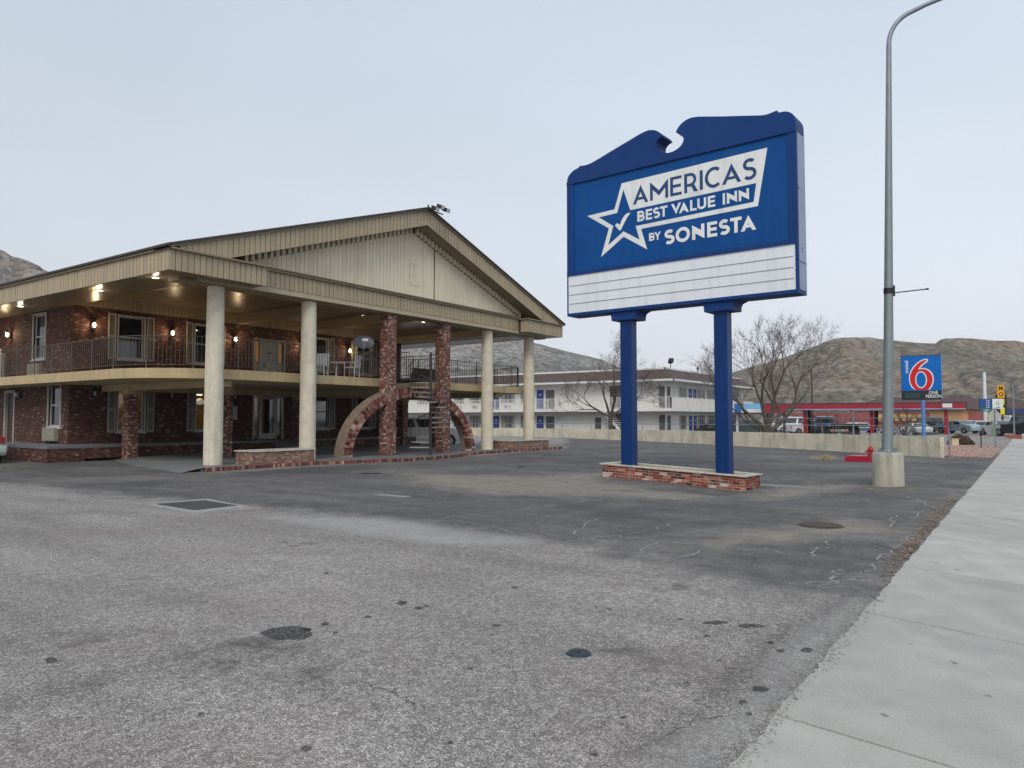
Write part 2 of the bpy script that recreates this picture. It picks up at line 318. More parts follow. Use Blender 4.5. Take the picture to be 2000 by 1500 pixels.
P_edge=G((1395,1530),(1424,1491),(1663,1231),(1720,1168),(1660,1165),(1560,1225),(1440,1370),(1290,1440),(1200,1530))
P_gr=G((0,905),(240,895),(460,925),(700,905),(1100,885),(1170,905),(900,925),(700,925),(500,960),(300,945),(0,930))
def lotmat():
    m,t,p=newmat('asphalt'); L=t.links.new
    ge=nn(t,'ShaderNodeNewGeometry')
    def N(s,d=5,r=.6):
        n=nn(t,'ShaderNodeTexNoise'); n.inputs['Scale'].default_value=s;n.inputs['Detail'].default_value=d;n.inputs['Roughness'].default_value=r;L(ge.outputs['Position'],n.inputs[0]);return n.outputs[0]
    def A(nm):
        a=nn(t,'ShaderNodeAttribute'); a.attribute_name=nm; return a.outputs['Fac']
    def MR(x,a,b,c,d):
        n=nn(t,'ShaderNodeMapRange'); n.inputs[1].default_value=a;n.inputs[2].default_value=b;n.inputs[3].default_value=c;n.inputs[4].default_value=d;L(x,n.inputs[0]);return n.outputs[0]
    def MT(op,a,b):
        n=nn(t,'ShaderNodeMath',operation=op)
        for i,x in enumerate((a,b)):
            if isinstance(x,(int,float)): n.inputs[i].default_value=x
            else: L(x,n.inputs[i])
        return n.outputs[0]
    def MIX(f,a,b):
        n=nn(t,'ShaderNodeMix',data_type='RGBA')
        if isinstance(f,(int,float)): n.inputs[0].default_value=f
        else: L(f,n.inputs[0])
        for i,x in ((6,a),(7,b)):
            if isinstance(x,tuple): n.inputs[i].default_value=x
            else: L(x,n.inputs[i])
        return n.outputs[2]
    edge=N(1.3,8,.7); fine=N(9,5,.7)
    def mask(nm,soft):
        d=A(nm); x=MT('ADD',d,MT('ADD',MT('MULTIPLY',MT('SUBTRACT',edge,.5),soft*3.),MT('MULTIPLY',MT('SUBTRACT',fine,.5),soft*1.2))); return MR(x,-soft*.5,soft*.5,0,1)
    # exposed stones: cell colours
    vo=nn(t,'ShaderNodeTexVoronoi'); vo.inputs['Scale'].default_value=140; L(ge.outputs['Position'],vo.inputs[0])
    vs=nn(t,'ShaderNodeSeparateColor'); L(vo.outputs['Color'],vs.inputs[0])
    cr=nn(t,'ShaderNodeValToRGB'); L(vs.outputs[0],cr.inputs[0]); el=cr.color_ramp.elements
    el[0].position=0; el[0].color=(.110,.101,.096,1); el[1].position=1; el[1].color=(.61,.563,.525,1)
    for q,c in((.28,(.184,.171,.162)),(.58,(.274,.253,.240)),(.84,(.382,.350,.328))): el.new(q).color=(*c,1)
    v2=nn(t,'ShaderNodeTexVoronoi'); v2.inputs['Scale'].default_value=26; L(ge.outputs['Position'],v2.inputs[0]); s2=nn(t,'ShaderNodeSeparateColor'); L(v2.outputs['Color'],s2.inputs[0])
    st=nn(t,'ShaderNodeHueSaturation'); L(cr.outputs[0],st.inputs['Color']); L(MR(s2.outputs[1],0,1,.78,1.22),st.inputs['Value'])
    broad=N(.35,6,.6); streak=nn(t,'ShaderNodeTexNoise'); mp=nn(t,'ShaderNodeMapping'); mp.inputs['Rotation'].default_value=(0,0,R(-32)); mp.inputs['Scale'].default_value=(.22,1.5,1); L(ge.outputs['Position'],mp.inputs[0]); L(mp.outputs[0],streak.inputs[0]); streak.inputs['Scale'].default_value=.9; streak.inputs['Detail'].default_value=7
    old=nn(t,'ShaderNodeHueSaturation'); L(st.outputs[0],old.inputs['Color']); L(MT('MULTIPLY',MR(broad,.3,.7,.86,1.12),MR(streak.outputs[0],.3,.7,.82,1.16)),old.inputs['Value'])
    # rosy stones drifted in places
    oldc=MIX(MR(N(.8,4),.5,.7,0,.22),old.outputs[0],(.24,.17,.155,1))
    # darker, smoother sealed lot
    dk=nn(t,'ShaderNodeHueSaturation'); dk.inputs['Color'].default_value=(.112,.106,.105,1)
    L(MT('MULTIPLY',MT('MULTIPLY',MR(broad,.3,.7,.78,1.25),MR(vs.outputs[1],0,1,.62,1.4)),MR(streak.outputs[0],.3,.7,.80,1.22)),dk.inputs['Value'])
    dk2=nn(t,'ShaderNodeHueSaturation'); L(dk.outputs[0],dk2.inputs['Color']); L(MT('MULTIPLY',MR(N(14,6,.75),.32,.68,.72,1.3),MR(N(3.2,7,.7),.32,.68,.80,1.22)),dk2.inputs['Value'])
    dust=MT('MULTIPLY',MR(N(.42,9,.72),.50,.66,0,1),MR(N(5,6,.7),.35,.6,.15,.65))
    dkc=MIX(dust,dk2.outputs[0],(.235,.218,.19,1))
    seal=MT('MULTIPLY',MR(N(.23,6,.6),.54,.60,0,.55),1.0)
    dkc=MIX(seal,dkc,(.062,.062,.066,1))
    c=MIX(mask('dark',.85),oldc,dkc)
    c=MIX(MT('MULTIPLY',mask('wornband',.3),MR(N(3,6,.7),.3,.65,.3,.75)),c,(.36,.35,.34,1))
    c=MIX(MT('MULTIPLY',mask('tan',.9),MR(N(2.2,7,.7),.3,.62,.25,.92)),c,(.29,.262,.215,1))
    c=MIX(MT('MULTIPLY',mask('edge',.12),MR(N(4,6,.7),.3,.65,.1,.5)),c,(.32,.31,.295,1))
    # damp oil patches
    o1=N(.55,3,.5); o2=N(3.1,3,.6); oil=MT('MULTIPLY',MR(o1,.60,.66,0,1),MR(o2,.5,.62,0,.6))
    c=MIX(oil,c,(.07,.068,.066,1))
    tk=nn(t,'ShaderNodeHueSaturation'); L(c,tk.inputs['Color']); L(MR(MT('MULTIPLY',A('track'),MR(N(2.6,7,.7),.3,.65,.3,1.15)),0,1,1,.55),tk.inputs['Value']); c=tk.outputs[0]
    # old sealed cracks in the dark part: pale wandering lines
    wv=nn(t,'ShaderNodeTexVoronoi',feature='DISTANCE_TO_EDGE'); wv.inputs['Scale'].default_value=.30
    dn=nn(t,'ShaderNodeTexNoise'); dn.inputs['Scale'].default_value=1.1; dn.inputs['Detail'].default_value=5; L(ge.outputs['Position'],dn.inputs[0])
    va=nn(t,'ShaderNodeVectorMath',operation='MULTIPLY_ADD'); L(dn.outputs['Color'],va.inputs[0]); va.inputs[1].default_value=(1.6,1.6,0); L(ge.outputs['Position'],va.inputs[2]); L(va.outputs[0],wv.inputs[0])
    ck=MR(wv.outputs[0],.0,.006,1,0); ck=MT('MULTIPLY',ck,MT('MULTIPLY',mask('dark',.3),MR(N(.5,3),.5,.62,0,.55)))
    c=MIX(ck,c,(.30,.29,.27,1))
    L(c,p.inputs['Base Color']); p.inputs['Roughness'].default_value=.88; p.inputs['Specular IOR Level'].default_value=.3
    bp=nn(t,'ShaderNodeBump'); bp.inputs['Strength'].default_value=.55; bp.inputs['Distance'].default_value=.006
    L(MT('ADD',vs.outputs[2],MT('MULTIPLY',vo.outputs['Distance'],-.6)),bp.inputs['Height']); L(bp.outputs[0],p.inputs['Normal'])
    return m
def ground():
    def axis(lo,hi,inner0,inner1,st):
        a=list(np.arange(inner0,inner1+1e-6,st)); x=inner1; s=st
        while x<hi: s*=1.25; x+=s; a.append(min(x,hi))
        x=inner0; s=st; b=[]
        while x>lo: s*=1.25; x-=s; b.append(max(x,lo))
        return np.array(sorted(set(b+a)))
    xs=axis(-900,-1.0,-26,-1.06,.13); ys=axis(-60,1400,1.5,46,.14)
    xs=np.append(xs[xs<-1.10],-1.05)
    X,Y=np.meshgrid(xs,ys); Z=gh(X,Y)
    nx,ny=len(xs),len(ys)
    vs=np.stack([X.ravel(),Y.ravel(),Z.ravel()],1)
    i=np.arange(nx*ny).reshape(ny,nx); F=np.stack([i[:-1,:-1].ravel(),i[:-1,1:].ravel(),i[1:,1:].ravel(),i[1:,:-1].ravel()],1)
    me=bpy.data.meshes.new('parking_lot'); me.from_pydata(vs.tolist(),[],F.tolist())
    me.materials.append(lotmat()); me.polygons.foreach_set('use_smooth',[True]*len(F))
    x=X.ravel();y=Y.ravel()
    def at(n,v): a=me.attributes.new(n,'FLOAT','POINT'); a.data.foreach_set('value',v.astype(np.float32))
    lot=in_poly(x,y,LOT)
    at('dark',np.maximum(in_poly(x,y,P_dark),np.minimum(lot+1,2))); at('wornband',in_poly(x,y,P_light)); at('tan',np.maximum(np.maximum(in_poly(x,y,P_tan1),in_poly(x,y,P_tan2)),in_poly(x,y,P_tan3)))
    at('edge',in_poly(x,y,P_edge))
    def line(pts,w_):
        g=G(*pts); d=np.full(x.shape,1e9)
        for (x0,y0),(x1,y1) in zip(g[:-1],g[1:]):
            ex,ey=x1-x0,y1-y0; tt=np.clip(((x-x0)*ex+(y-y0)*ey)/(ex*ex+ey*ey+1e-9),0,1); d=np.minimum(d,np.hypot(x-x0-tt*ex,y-y0-tt*ey))
        return np.exp(-(d/w_)**2)
    tr=np.zeros(x.shape)
    for pts,w_,k in (([(20,1372),(180,1335),(300,1295),(400,1272),(500,1262),(600,1270)],.16,.8),([(0,1250),(150,1235),(300,1232),(420,1236)],.12,.45),([(380,1300),(470,1290),(560,1300),(640,1330)],.28,.5),([(330,1180),(420,1150),(500,1130),(560,1128)],.2,.3),([(430,1078),(560,1082),(760,1074)],.14,.35),([(1080,1330),(1200,1360),(1330,1400)],.2,.3),([(-200,1010),(200,1000),(500,1020),(760,1062)],.3,.3),([(900,1120),(1200,1110),(1500,1140)],.25,.25),([(1270,1470),(1400,1360),(1530,1240),(1650,1175)],.10,.75)):
        tr=np.maximum(tr,k*line(pts,w_))
    at('track',tr)
    o=bpy.data.objects.new('parking_lot',me); sc.collection.objects.link(o); o['kind']='structure'
    # the land on the street side, just under the sidewalk and roadway
    B2=MB(); B2.quad((-1.13,-60,-.9),(900,-60,-.9),(900,1400,-.9),(-1.13,1400,-.9))
    g=B2.obj('ground',M_soil); g['kind']='structure'
ground()
# sidewalk: concrete slabs falling gently to the street
M_walk=mat('sidewalk_concrete',rgb(171,168,162),.85,var=.10,scale=2.2,bump=.5,bscale=70,obrand=.07,dirt=((.27,.265,.255),.6))
def walkmat():
    m=M_walk;t=m.node_tree;L=t.links.new;p=t.nodes['Principled BSDF']
    src=p.inputs['Base Color'].links[0].from_socket
    ge=nn(t,'ShaderNodeNewGeometry')
    dn=nn(t,'ShaderNodeTexNoise'); dn.inputs['Scale'].default_value=22; L(ge.outputs['Position'],dn.inputs[0]); va=nn(t,'ShaderNodeVectorMath',operation='MULTIPLY_ADD'); L(dn.outputs['Color'],va.inputs[0]); va.inputs[1].default_value=(.06,.06,0); L(ge.outputs['Position'],va.inputs[2])
    v=nn(t,'ShaderNodeTexVoronoi'); v.inputs['Scale'].default_value=4.6; L(va.outputs[0],v.inputs[0]); vc=nn(t,'ShaderNodeSeparateColor'); L(v.outputs['Color'],vc.inputs[0])
    # old gum and drip spots: one in three cells, of uneven size
    sz=nn(t,'ShaderNodeMapRange'); sz.inputs[1].default_value=.52; sz.inputs[2].default_value=1; sz.inputs[3].default_value=0; sz.inputs[4].default_value=.16; L(vc.outputs[0],sz.inputs[0])
    df=nn(t,'ShaderNodeMath',operation='SUBTRACT'); L(sz.outputs[0],df.inputs[0]); L(v.outputs['Distance'],df.inputs[1])
    r=nn(t,'ShaderNodeMapRange'); r.inputs[1].default_value=0; r.inputs[2].default_value=.025; r.inputs[4].default_value=.72; L(df.outputs[0],r.inputs[0])
    f=nn(t,'ShaderNodeTexNoise'); f.inputs['Scale'].default_value=160; f.inputs['Detail'].default_value=3; L(ge.outputs['Position'],f.inputs[0])
    r3=nn(t,'ShaderNodeMapRange'); r3.inputs[1].default_value=.3; r3.inputs[2].default_value=.7; r3.inputs[3].default_value=.84; r3.inputs[4].default_value=1.14; L(f.outputs[0],r3.inputs[0])
    hs=nn(t,'ShaderNodeHueSaturation'); L(src,hs.inputs['Color']); L(r3.outputs[0],hs.inputs['Value'])
    x=nn(t,'ShaderNodeMix',data_type='RGBA'); L(r.outputs[0],x.inputs[0]); L(hs.outputs[0],x.inputs[6]); x.inputs[7].default_value=(.13,.13,.13,1)
    w_=nn(t,'ShaderNodeTexNoise'); w_.inputs['Scale'].default_value=.55; w_.inputs['Detail'].default_value=8; w_.inputs['Roughness'].default_value=.7; mp=nn(t,'ShaderNodeMapping'); mp.inputs['Scale'].default_value=(1,.6,1); L(ge.outputs['Position'],mp.inputs[0]); L(mp.outputs[0],w_.inputs[0]); r4=nn(t,'ShaderNodeMapRange'); r4.inputs[1].default_value=.35; r4.inputs[2].default_value=.65; r4.inputs[3].default_value=.91; r4.inputs[4].default_value=1.06; L(w_.outputs[0],r4.inputs[0]); h3=nn(t,'ShaderNodeHueSaturation'); L(x.outputs[2],h3.inputs['Color']); L(r4.outputs[0],h3.inputs['Value']); L(h3.outputs[0],p.inputs['Base Color'])
walkmat()
sw=MB(); SL=.075; XE=-1.13; WW=3.6
sw.quad((XE+.1,-8,-.03),(XE+WW,-8,-.03-SL*WW),(XE+WW,400,-.03-SL*WW),(XE+.1,400,-.03))
sidewalk=sw.obj('sidewalk',mat('joint_dirt',(.045,.04,.036),.95)); sidewalk['kind']='structure'
ys=[-3.2,-.9,1.5,4.13,6.71,9.05]; y=9.05
while y<60: y+=2.9; ys.append(y)
for i in range(len(ys)-1):
    y0,y1=ys[i]+.011,ys[i+1]-.011
    b=MB(); n=70 if y0<14 else 4
    # ragged inner edge, where mortar has broken against the asphalt
    L_=[(XE-.035+.028*(noise.noise((0,(y0+(y1-y0)*k/n)*1.7,1)))+.022*noise.noise((3,(y0+(y1-y0)*k/n)*11,1)),y0+(y1-y0)*k/n) for k in range(n+1)]
    top=[(x,yy,.012-(x-XE)*SL) for x,yy in L_]+[(XE+WW,y1,.012-WW*SL),(XE+WW,y0,.012-WW*SL)]
    bot=[(x,yy,z-.12) for x,yy,z in top]; m=len(top)
    b.add(top+bot,[tuple(range(m))[::-1]]+[(k,(k+1)%m,m+(k+1)%m,m+k) for k in range(m)])
    b.obj('concrete_slab',M_walk,sidewalk)
yy=ys[-1]; B3=MB(); B3.quad((XE,yy,.012),(XE+WW,yy,.012-WW*SL),(XE+WW,400,.012-WW*SL),(XE,400,.012)); B3.obj('far_slabs',M_walk,sidewalk)
# street beyond the sidewalk, with a kerb
kb=B(XE+WW,-8,-.55,XE+WW+.15,400,-.29); kb.obj('kerb',M_conc)['kind']='structure'
rd=MB(); rd.quad((XE+WW+.15,-8,-.42),(XE+WW+18,-8,-.42),(XE+WW+18,600,-.42),(XE+WW+.15,600,-.42)); rd.obj('road',mat('street_asphalt',(.07,.07,.072),.9,var=.2,scale=3,bump=.4))['kind']='structure'
for k in range(12):
    B(XE+WW+8,-6+k*12,-.416,XE+WW+8.12,-3+k*12,-.4155).obj('lane_marking',M_white)['kind']='structure'

# ---------------------------------------------------------------- the brick motel with its gabled portico
HX,HY=-30.9,13.8
hotel=thing('motel_building','two-storey brick motel with tan gabled portico, cream columns and brick arch','motel building',(-26,23,0))
HO=Vector((-26,23,0))
def hp(mb,name,m,parent=hotel,**k):
    """a part given in world coordinates, hung under the motel"""
    off=HO if parent is hotel else HO
    mb.v=[(x-off.x,y-off.y,z-off.z) for x,y,z in mb.v]
    return mb.obj(name,m,parent,**k)
def wall_holes(mb,ax,pos,u0,u1,z0,z1,holes,depth,sign):
    """wall on plane ax=pos, openings with reveals going inwards by depth; sign = outward direction"""
    us=sorted({u0,u1,*[h[0] for h in holes],*[h[2] for h in holes]}); zs=sorted({z0,z1,*[h[1] for h in holes],*[h[3] for h in holes]})
    P=(lambda u,z,d=0:(pos-sign*d,u,z)) if ax=='x' else (lambda u,z,d=0:(u,pos-sign*d,z))
    for i in range(len(us)-1):
        for j in range(len(zs)-1):
            cu,cz=(us[i]+us[i+1])/2,(zs[j]+zs[j+1])/2
            if any(h[0]<cu<h[2] and h[1]<cz<h[3] for h in holes): continue
            q=[P(us[i],zs[j]),P(us[i+1],zs[j]),P(us[i+1],zs[j+1]),P(us[i],zs[j+1])]
            if (ax=='x')!=(sign>0): q=q[::-1]
            mb.quad(*q)
    for a,b,c,d in holes:
        mb.quad(P(a,b),P(c,b),P(c,b,depth),P(a,b,depth)); mb.quad(P(a,d,depth),P(c,d,depth),P(c,d),P(a,d))
        mb.quad(P(a,b),P(a,b,depth),P(a,d,depth),P(a,d)); mb.quad(P(c,b,depth),P(c,b),P(c,d),P(c,d,depth))
# openings on the portico wall (plane X=HX): (y0,z0,y1,z1)
UW=[(15.66,4.13,16.74,5.88),(19.10,4.13,20.18,5.88),(25.75,4.13,26.85,5.88),(28.95,4.13,30.03,5.88)]
LW=[(15.72,1.10,16.82,2.86),(19.2,1.10,20.3,2.86),(25.85,1.10,26.95,2.86),(29.0,1.10,30.0,2.86)]
UD=(22.2,3.30,24.05,5.55); LD=(22.2,.62,24.0,2.75)
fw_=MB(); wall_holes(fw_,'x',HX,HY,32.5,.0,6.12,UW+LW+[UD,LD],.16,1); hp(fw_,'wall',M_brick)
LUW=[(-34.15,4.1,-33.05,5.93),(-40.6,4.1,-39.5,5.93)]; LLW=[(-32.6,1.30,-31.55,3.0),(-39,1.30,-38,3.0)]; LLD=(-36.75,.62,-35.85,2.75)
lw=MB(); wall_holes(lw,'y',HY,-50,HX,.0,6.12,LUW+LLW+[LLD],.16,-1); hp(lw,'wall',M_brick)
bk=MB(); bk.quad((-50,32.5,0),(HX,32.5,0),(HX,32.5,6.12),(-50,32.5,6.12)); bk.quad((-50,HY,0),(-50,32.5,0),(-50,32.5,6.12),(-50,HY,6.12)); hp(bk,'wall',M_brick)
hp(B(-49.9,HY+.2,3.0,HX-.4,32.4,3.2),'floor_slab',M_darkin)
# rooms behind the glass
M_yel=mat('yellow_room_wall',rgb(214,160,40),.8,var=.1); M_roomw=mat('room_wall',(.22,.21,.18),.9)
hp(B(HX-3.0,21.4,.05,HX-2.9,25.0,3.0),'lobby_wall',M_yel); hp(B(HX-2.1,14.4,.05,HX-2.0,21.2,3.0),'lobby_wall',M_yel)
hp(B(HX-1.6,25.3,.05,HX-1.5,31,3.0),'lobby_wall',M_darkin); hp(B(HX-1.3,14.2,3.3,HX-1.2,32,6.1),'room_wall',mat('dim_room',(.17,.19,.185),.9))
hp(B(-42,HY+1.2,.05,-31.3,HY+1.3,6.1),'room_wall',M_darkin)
for y,e in ((16.5,14),(19.6,14),(23.1,26)):
    l=bpy.data.lights.new('lobby_lamp','POINT'); l.energy=e; l.color=(1,.78,.5); l.shadow_soft_size=.2
    o=bpy.data.objects.new('lobby_lamp',l); sc.collection.objects.link(o); o.parent=hotel; o.location=Vector((HX-1.1,y,2.5))-HO
hp(B(HX-2.6,22.3,.62,HX-2.0,24.0,1.65),'reception_desk',mat('desk_wood',(.16,.06,.02),.5))
hp(MB().lathe([(.02,.0),(.16,.05),(.20,.16),(.12,.27),(.02,.3)],(HX-.8,19.9,2.25),16),'paper_lamp',mat('paper',(.75,.72,.65),.8,emit=(1,.9,.7),es=.8))
hp(B(HX-.9,19.55,2.70,HX-.7,19.95,2.74),'ceiling_light',M_lampc)
def window(ax,pos,h,sgn,shut=True,split=True,curt=0,fr=M_offw,sw_=.30):
    a,b,c,d=h; T=lambda u0,z0,u1,z1,p0,p1: B(pos+sgn*p0,u0,z0,pos+sgn*p1,u1,z1) if ax=='x' else B(u0,pos+sgn*p0,z0,u1,pos+sgn*p1,z1)
    f=MB()
    for q in ((a-.05,b-.05,c+.05,b),(a-.05,d,c+.05,d+.05),(a-.05,b,a,d),(c,b,c+.05,d)): 
        m=T(*q,-.02,.045); f.add(m.v,m.f)
    for q in ((a,b,a+.055,d),(c-.055,b,c,d),(a+.055,b,c-.055,b+.055),(a+.055,d-.055,c-.055,d)):
        m=T(*q,-.12,-.06); f.add(m.v,m.f)
    if split:
        m=T(a+.055,(b+d)/2-.03,c-.055,(b+d)/2+.03,-.115,-.05); f.add(m.v,m.f)
    win=hp(f,'window',fr)
    hp(T(a,b,c,d,-.10,-.092),'pane',M_glass,win)
    hp(T(a-.09,b-.11,c+.09,b-.052,-.02,.075),'sill',fr,win)
    if curt:
        cz=b+(d-b)*.56
        cm=MB(); n=14; u0,u1=(a+.1,a+.1+(c-a-.15)*curt)
        for k in range(n):
            t0=u0+(u1-u0)*k/n;t1=u0+(u1-u0)*(k+1)/n; dd=.03*(k%2)
            if ax=='x': cm.quad((pos-sgn*(.2+dd),t0,b),(pos-sgn*(.23-dd),t1,b),(pos-sgn*(.23-dd),t1,cz),(pos-sgn*(.2+dd),t0,cz))
            else: cm.quad((t0,pos-sgn*(.2+dd),b),(t1,pos-sgn*(.23-dd),b),(t1,pos-sgn*(.23-dd),cz),(t0,pos-sgn*(.2+dd),cz))
        hp(cm,'curtain',M_curt,win)
    if shut:
        for u0,u1 in ((a-.09-sw_-.04,a-.11),(c+.11,c+.09+sw_+.04)):
            z0,z1=b-.06,d+.07; g=MB()
            for q in ((u0,z0,u0+.05,z1),(u1-.05,z0,u1,z1),(u0+.05,z0,u1-.05,z0+.07),(u0+.05,z1-.07,u1-.05,z1),(u0+.05,(z0+z1)/2-.03,u1-.05,(z0+z1)/2+.04)):
                m=T(*q,.012,.05); g.add(m.v,m.f)
            s=hp(g,'shutter',M_shutf,win)
            sl=MB()
            k=z0+.075
            while k<z1-.1:
                if not (z0+z1)/2-.06<k<(z0+z1)/2+.03:
                    m=T(u0+.05,k,u1-.05,k+.034,.014,.034); sl.add(m.v,m.f)
                k+=.045
            m=T(u0+.05,z0+.07,u1-.05,z1-.07,.011,.016); sl.add(m.v,m.f)
            hp(sl,'louvres',M_shut,win,kind='stuff')
    return win
for i,h in enumerate(UW): window('x',HX,h,1,curt=(.5,.75,.95,.95)[i])
for i,h in enumerate(LW): window('x',HX,h,1,curt=0 if i<2 else .6)
for h in LUW+LLW: window('y',HY,h,-1,shut=False,curt=.9)
# doors
def doorset(h,upper):
    a,b,c,d=h; f=MB()
    for q in ((a,b,a+.06,d),(c-.06,b,c,d),(a+.06,d-.07,c-.06,d),(a+.40,b,a+.46,d-.07),(c-.46,b,c-.40,d-.07)):
        f.box((HX-.12,q[0],q[1]),(HX+.03,q[2],q[3]))
    fm=mat('door_frame_grey',(.33,.34,.34),.5) if upper else M_offw
    D=hp(f,'door',fm)
    if upper:
        g=MB(); g.box((HX-.09,a+.46,b),(HX-.05,c-.46,d-.07))
        for z0,z1 in ((b+.25,b+.85),(b+.98,b+1.5),(b+1.6,b+2.0)):
            for y0,y1 in ((a+.56,(a+c)/2-.06),((a+c)/2+.06,c-.56)): g.box((HX-.05,y0,z0),(HX-.038,y1,z1))
        hp(g,'door_leaf',mat('grey_door',(.36,.38,.38),.5),D)
        am=mat('amber_sidelight',rgb(196,120,40),.4,emit=(1,.55,.2),es=.10)
        for y0,y1 in ((a+.06,a+.40),(c-.40,c-.06)):
            hp(B(HX-.1,y0,b+.06,HX-.07,y1,b+1.05),'side_panel',fm,D); hp(B(HX-.1,y0+.06,b+1.1,HX-.08,y1-.08,d-.15),'sidelight',am,D)
        hp(B(HX-.036,(a+c)/2-.14,b+1.53,HX-.03,(a+c)/2+.14,b+1.59),'letter_plate',M_black,D)
    else:
        hp(B(HX-.09,a+.06,b+.04,HX-.08,c-.06,d-.07),'pane',M_glass,D)
        g=MB()
        for q in ((a+.46,b,a+.55,d-.08),(c-.55,b,c-.46,d-.08),(a+.55,b,c-.55,b+.26),(a+.55,d-.18,c-.55,d-.08)): g.box((HX-.07,q[0],q[1]),(HX-.02,q[2],q[3]))
        hp(g,'door_leaf',M_offw,D)
    hp(MB().cyl((HX-.03,a+.62 if upper else c-.60,b+.95),(HX+.03,a+.62 if upper else c-.60,b+.95),.035,n=10).cyl((HX+.01,a+.62 if upper else c-.60,b+.85),(HX+.01,a+.62 if upper else c-.60,b+1.05),.015),'door_handle',M_raild,D)
doorset(UD,True); doorset(LD,False)
hp(B(-36.75,HY+.10,.62,-35.85,HY+.14,2.75),'door_leaf',mat('maroon_door',(.06,.02,.02),.5))
f=MB(); f.box((-36.82,HY-.02,.6),(-36.72,HY+.1,2.82)).box((-35.88,HY-.02,.6),(-35.78,HY+.1,2.82)).box((-36.72,HY-.02,2.72),(-35.88,HY+.1,2.82)); hp(f,'door_frame',M_shutf)
hp(B(HX+.0,20.95,1.55,HX+.08,21.3,2.2),'notice_case',M_offw)
# through-wall air conditioners on the left wall
for x0,z0 in ((-32.75,.72),(-34.3,3.36),(-39,.72)):
    a=hp(B(x0,HY-.16,z0,x0+1.05,HY+.05,z0+.52),'air_conditioner',mat('ac_case',(.28,.26,.22),.6))
    g=MB()
    for k in range(16): g.box((x0+.06+k*.06,HY-.185,z0+.05),(x0+.085+k*.06,HY-.16,z0+.47))
    hp(g,'grille',mat('ac_grille',(.36,.34,.29),.6),a)
# boards at the wall head
def boards(n,fn,m,name,parent=hotel,mk=None):
    for i in range(n): fn(i)
hb=MB(); hb.box((HX-.1,HY-.02,6.12),(HX+.02,32.5,6.72)); hp(hb,'board_backing',M_backing)
proto=hp(B(HX+.02,HY,6.12,HX+.05,HY+.185,6.72),'wall_head_board',M_tan)
for i in range(1,93): inst(proto,(random.uniform(-.004,.004),i*.2,0))
# roof, soffit, ceiling
def strip_ceil():
    m=MB()
    m.quad((-50,11.9,6.0),(-50,13.65,6.03),(-21.4,13.65,6.03),(-21.4,11.9,6.0))
    m.quad((-50,13.65,6.03),(-50,15.5,6.6),(-21.4,15.5,6.6),(-21.4,13.65,6.03))
    m.quad((-31,15.5,6.6),(-31,31.0,6.62),(-21.4,31.0,6.62),(-21.4,15.5,6.6))
    m.quad((-50,31.0,6.6),(-50,32.6,6.05),(-21.4,32.6,6.05),(-21.4,31.0,6.62))
    m.quad((-50,32.6,6.03),(-50,34.1,6.0),(-21.4,34.1,6.0),(-21.4,32.6,6.05))
    m.quad((-21.4,11.9,5.99),(-20.65,11.9,5.99),(-20.65,15.2,5.99),(-21.4,15.2,5.99)); m.quad((-21.4,30.8,5.99),(-20.65,30.8,5.99),(-20.65,34.1,5.99),(-21.4,34.1,5.99))
    hp(m,'soffit',M_soffit)
strip_ceil()
for yb in (21.15,25.0):
    hp(B(-30.8,yb,6.12,-21.9,yb+.35,6.58),'ceiling_beam',M_tan2)
hp(B(-30.8,31.6,6.05,-21.9,31.8,6.6),'ceiling_beam',M_tan)
hp(B(-21.9,12.6,5.88,-21.32,33.6,6.58),'portico_beam',M_tan2)
hp(B(-21.32,13.2,5.92,-21.16,33.3,6.10),'frieze_trim',mat('pale_tan_trim',rgb(176,162,134),.6,var=.06,scale=2))
# fascia boards
backs=MB(); backs.box((-21.25,15.2,6.10),(-21.17,30.8,6.64)); 
backs.box((-20.72,11.92,6.0),(-20.64,15.16,6.60)).box((-20.72,30.84,6.0),(-20.64,34.08,6.60)); backs.box((-50,11.92,6.0),(-20.7,11.98,6.58)); backs.box((-50,34.04,6.0),(-20.7,34.10,6.58))
backs.box((-21.2,15.10,6.0),(-20.7,15.16,6.60)).box((-21.2,30.84,6.0),(-20.7,30.9,6.60))
hp(backs,'board_backing',M_backing)
pf_=hp(B(-21.17,15.22,6.10,-21.14,15.395,6.63),'fascia_board',M_tan)
for i in range(1,78): inst(pf_,(random.uniform(-.005,.004),i*.2,0))
pb=hp(B(-20.64,11.87,5.99,-20.60,12.045,6.60),'fascia_board',M_tan)
for i in range(1,17): inst(pb,(random.uniform(-.004,.004),i*.2,0))
for i in range(17): inst(pb,(random.uniform(-.004,.004),18.95+i*.2,0))
pl=hp(B(-20.80,11.86,5.99,-20.625,11.92,6.60),'fascia_board',M_tan)
for i in range(1,74): inst(pl,(-i*.2,random.uniform(-.004,.004),0))
lf=MB()
for i in range(74,147): lf.box((-20.80-i*.2,11.86,5.99),(-20.61-i*.2,11.92,6.6))
hp(lf,'far_fascia_boards',M_tan,kind='stuff')
for y in (15.16,): 
    r_=hp(B(-20.82,y,5.99,-20.62,y+.03,6.60),'return_board',M_tan); inst(r_,(-.2,0,0)); inst(r_,(0,30.8-15.16,0)) ; inst(r_,(-.2,30.8-15.16,0))
cap=MB(); cap.box((-21.25,15.2,6.64),(-21.05,30.8,6.72)).box((-21.2,15.2,6.72),(-21.0,30.8,6.76)); hp(cap,'cornice',M_tan2)
hp(B(-21.3,11.78,6.605,-20.50,15.3,6.66),'cornice',M_tan2); hp(B(-21.3,30.7,6.605,-20.50,34.24,6.66),'cornice',M_tan2)
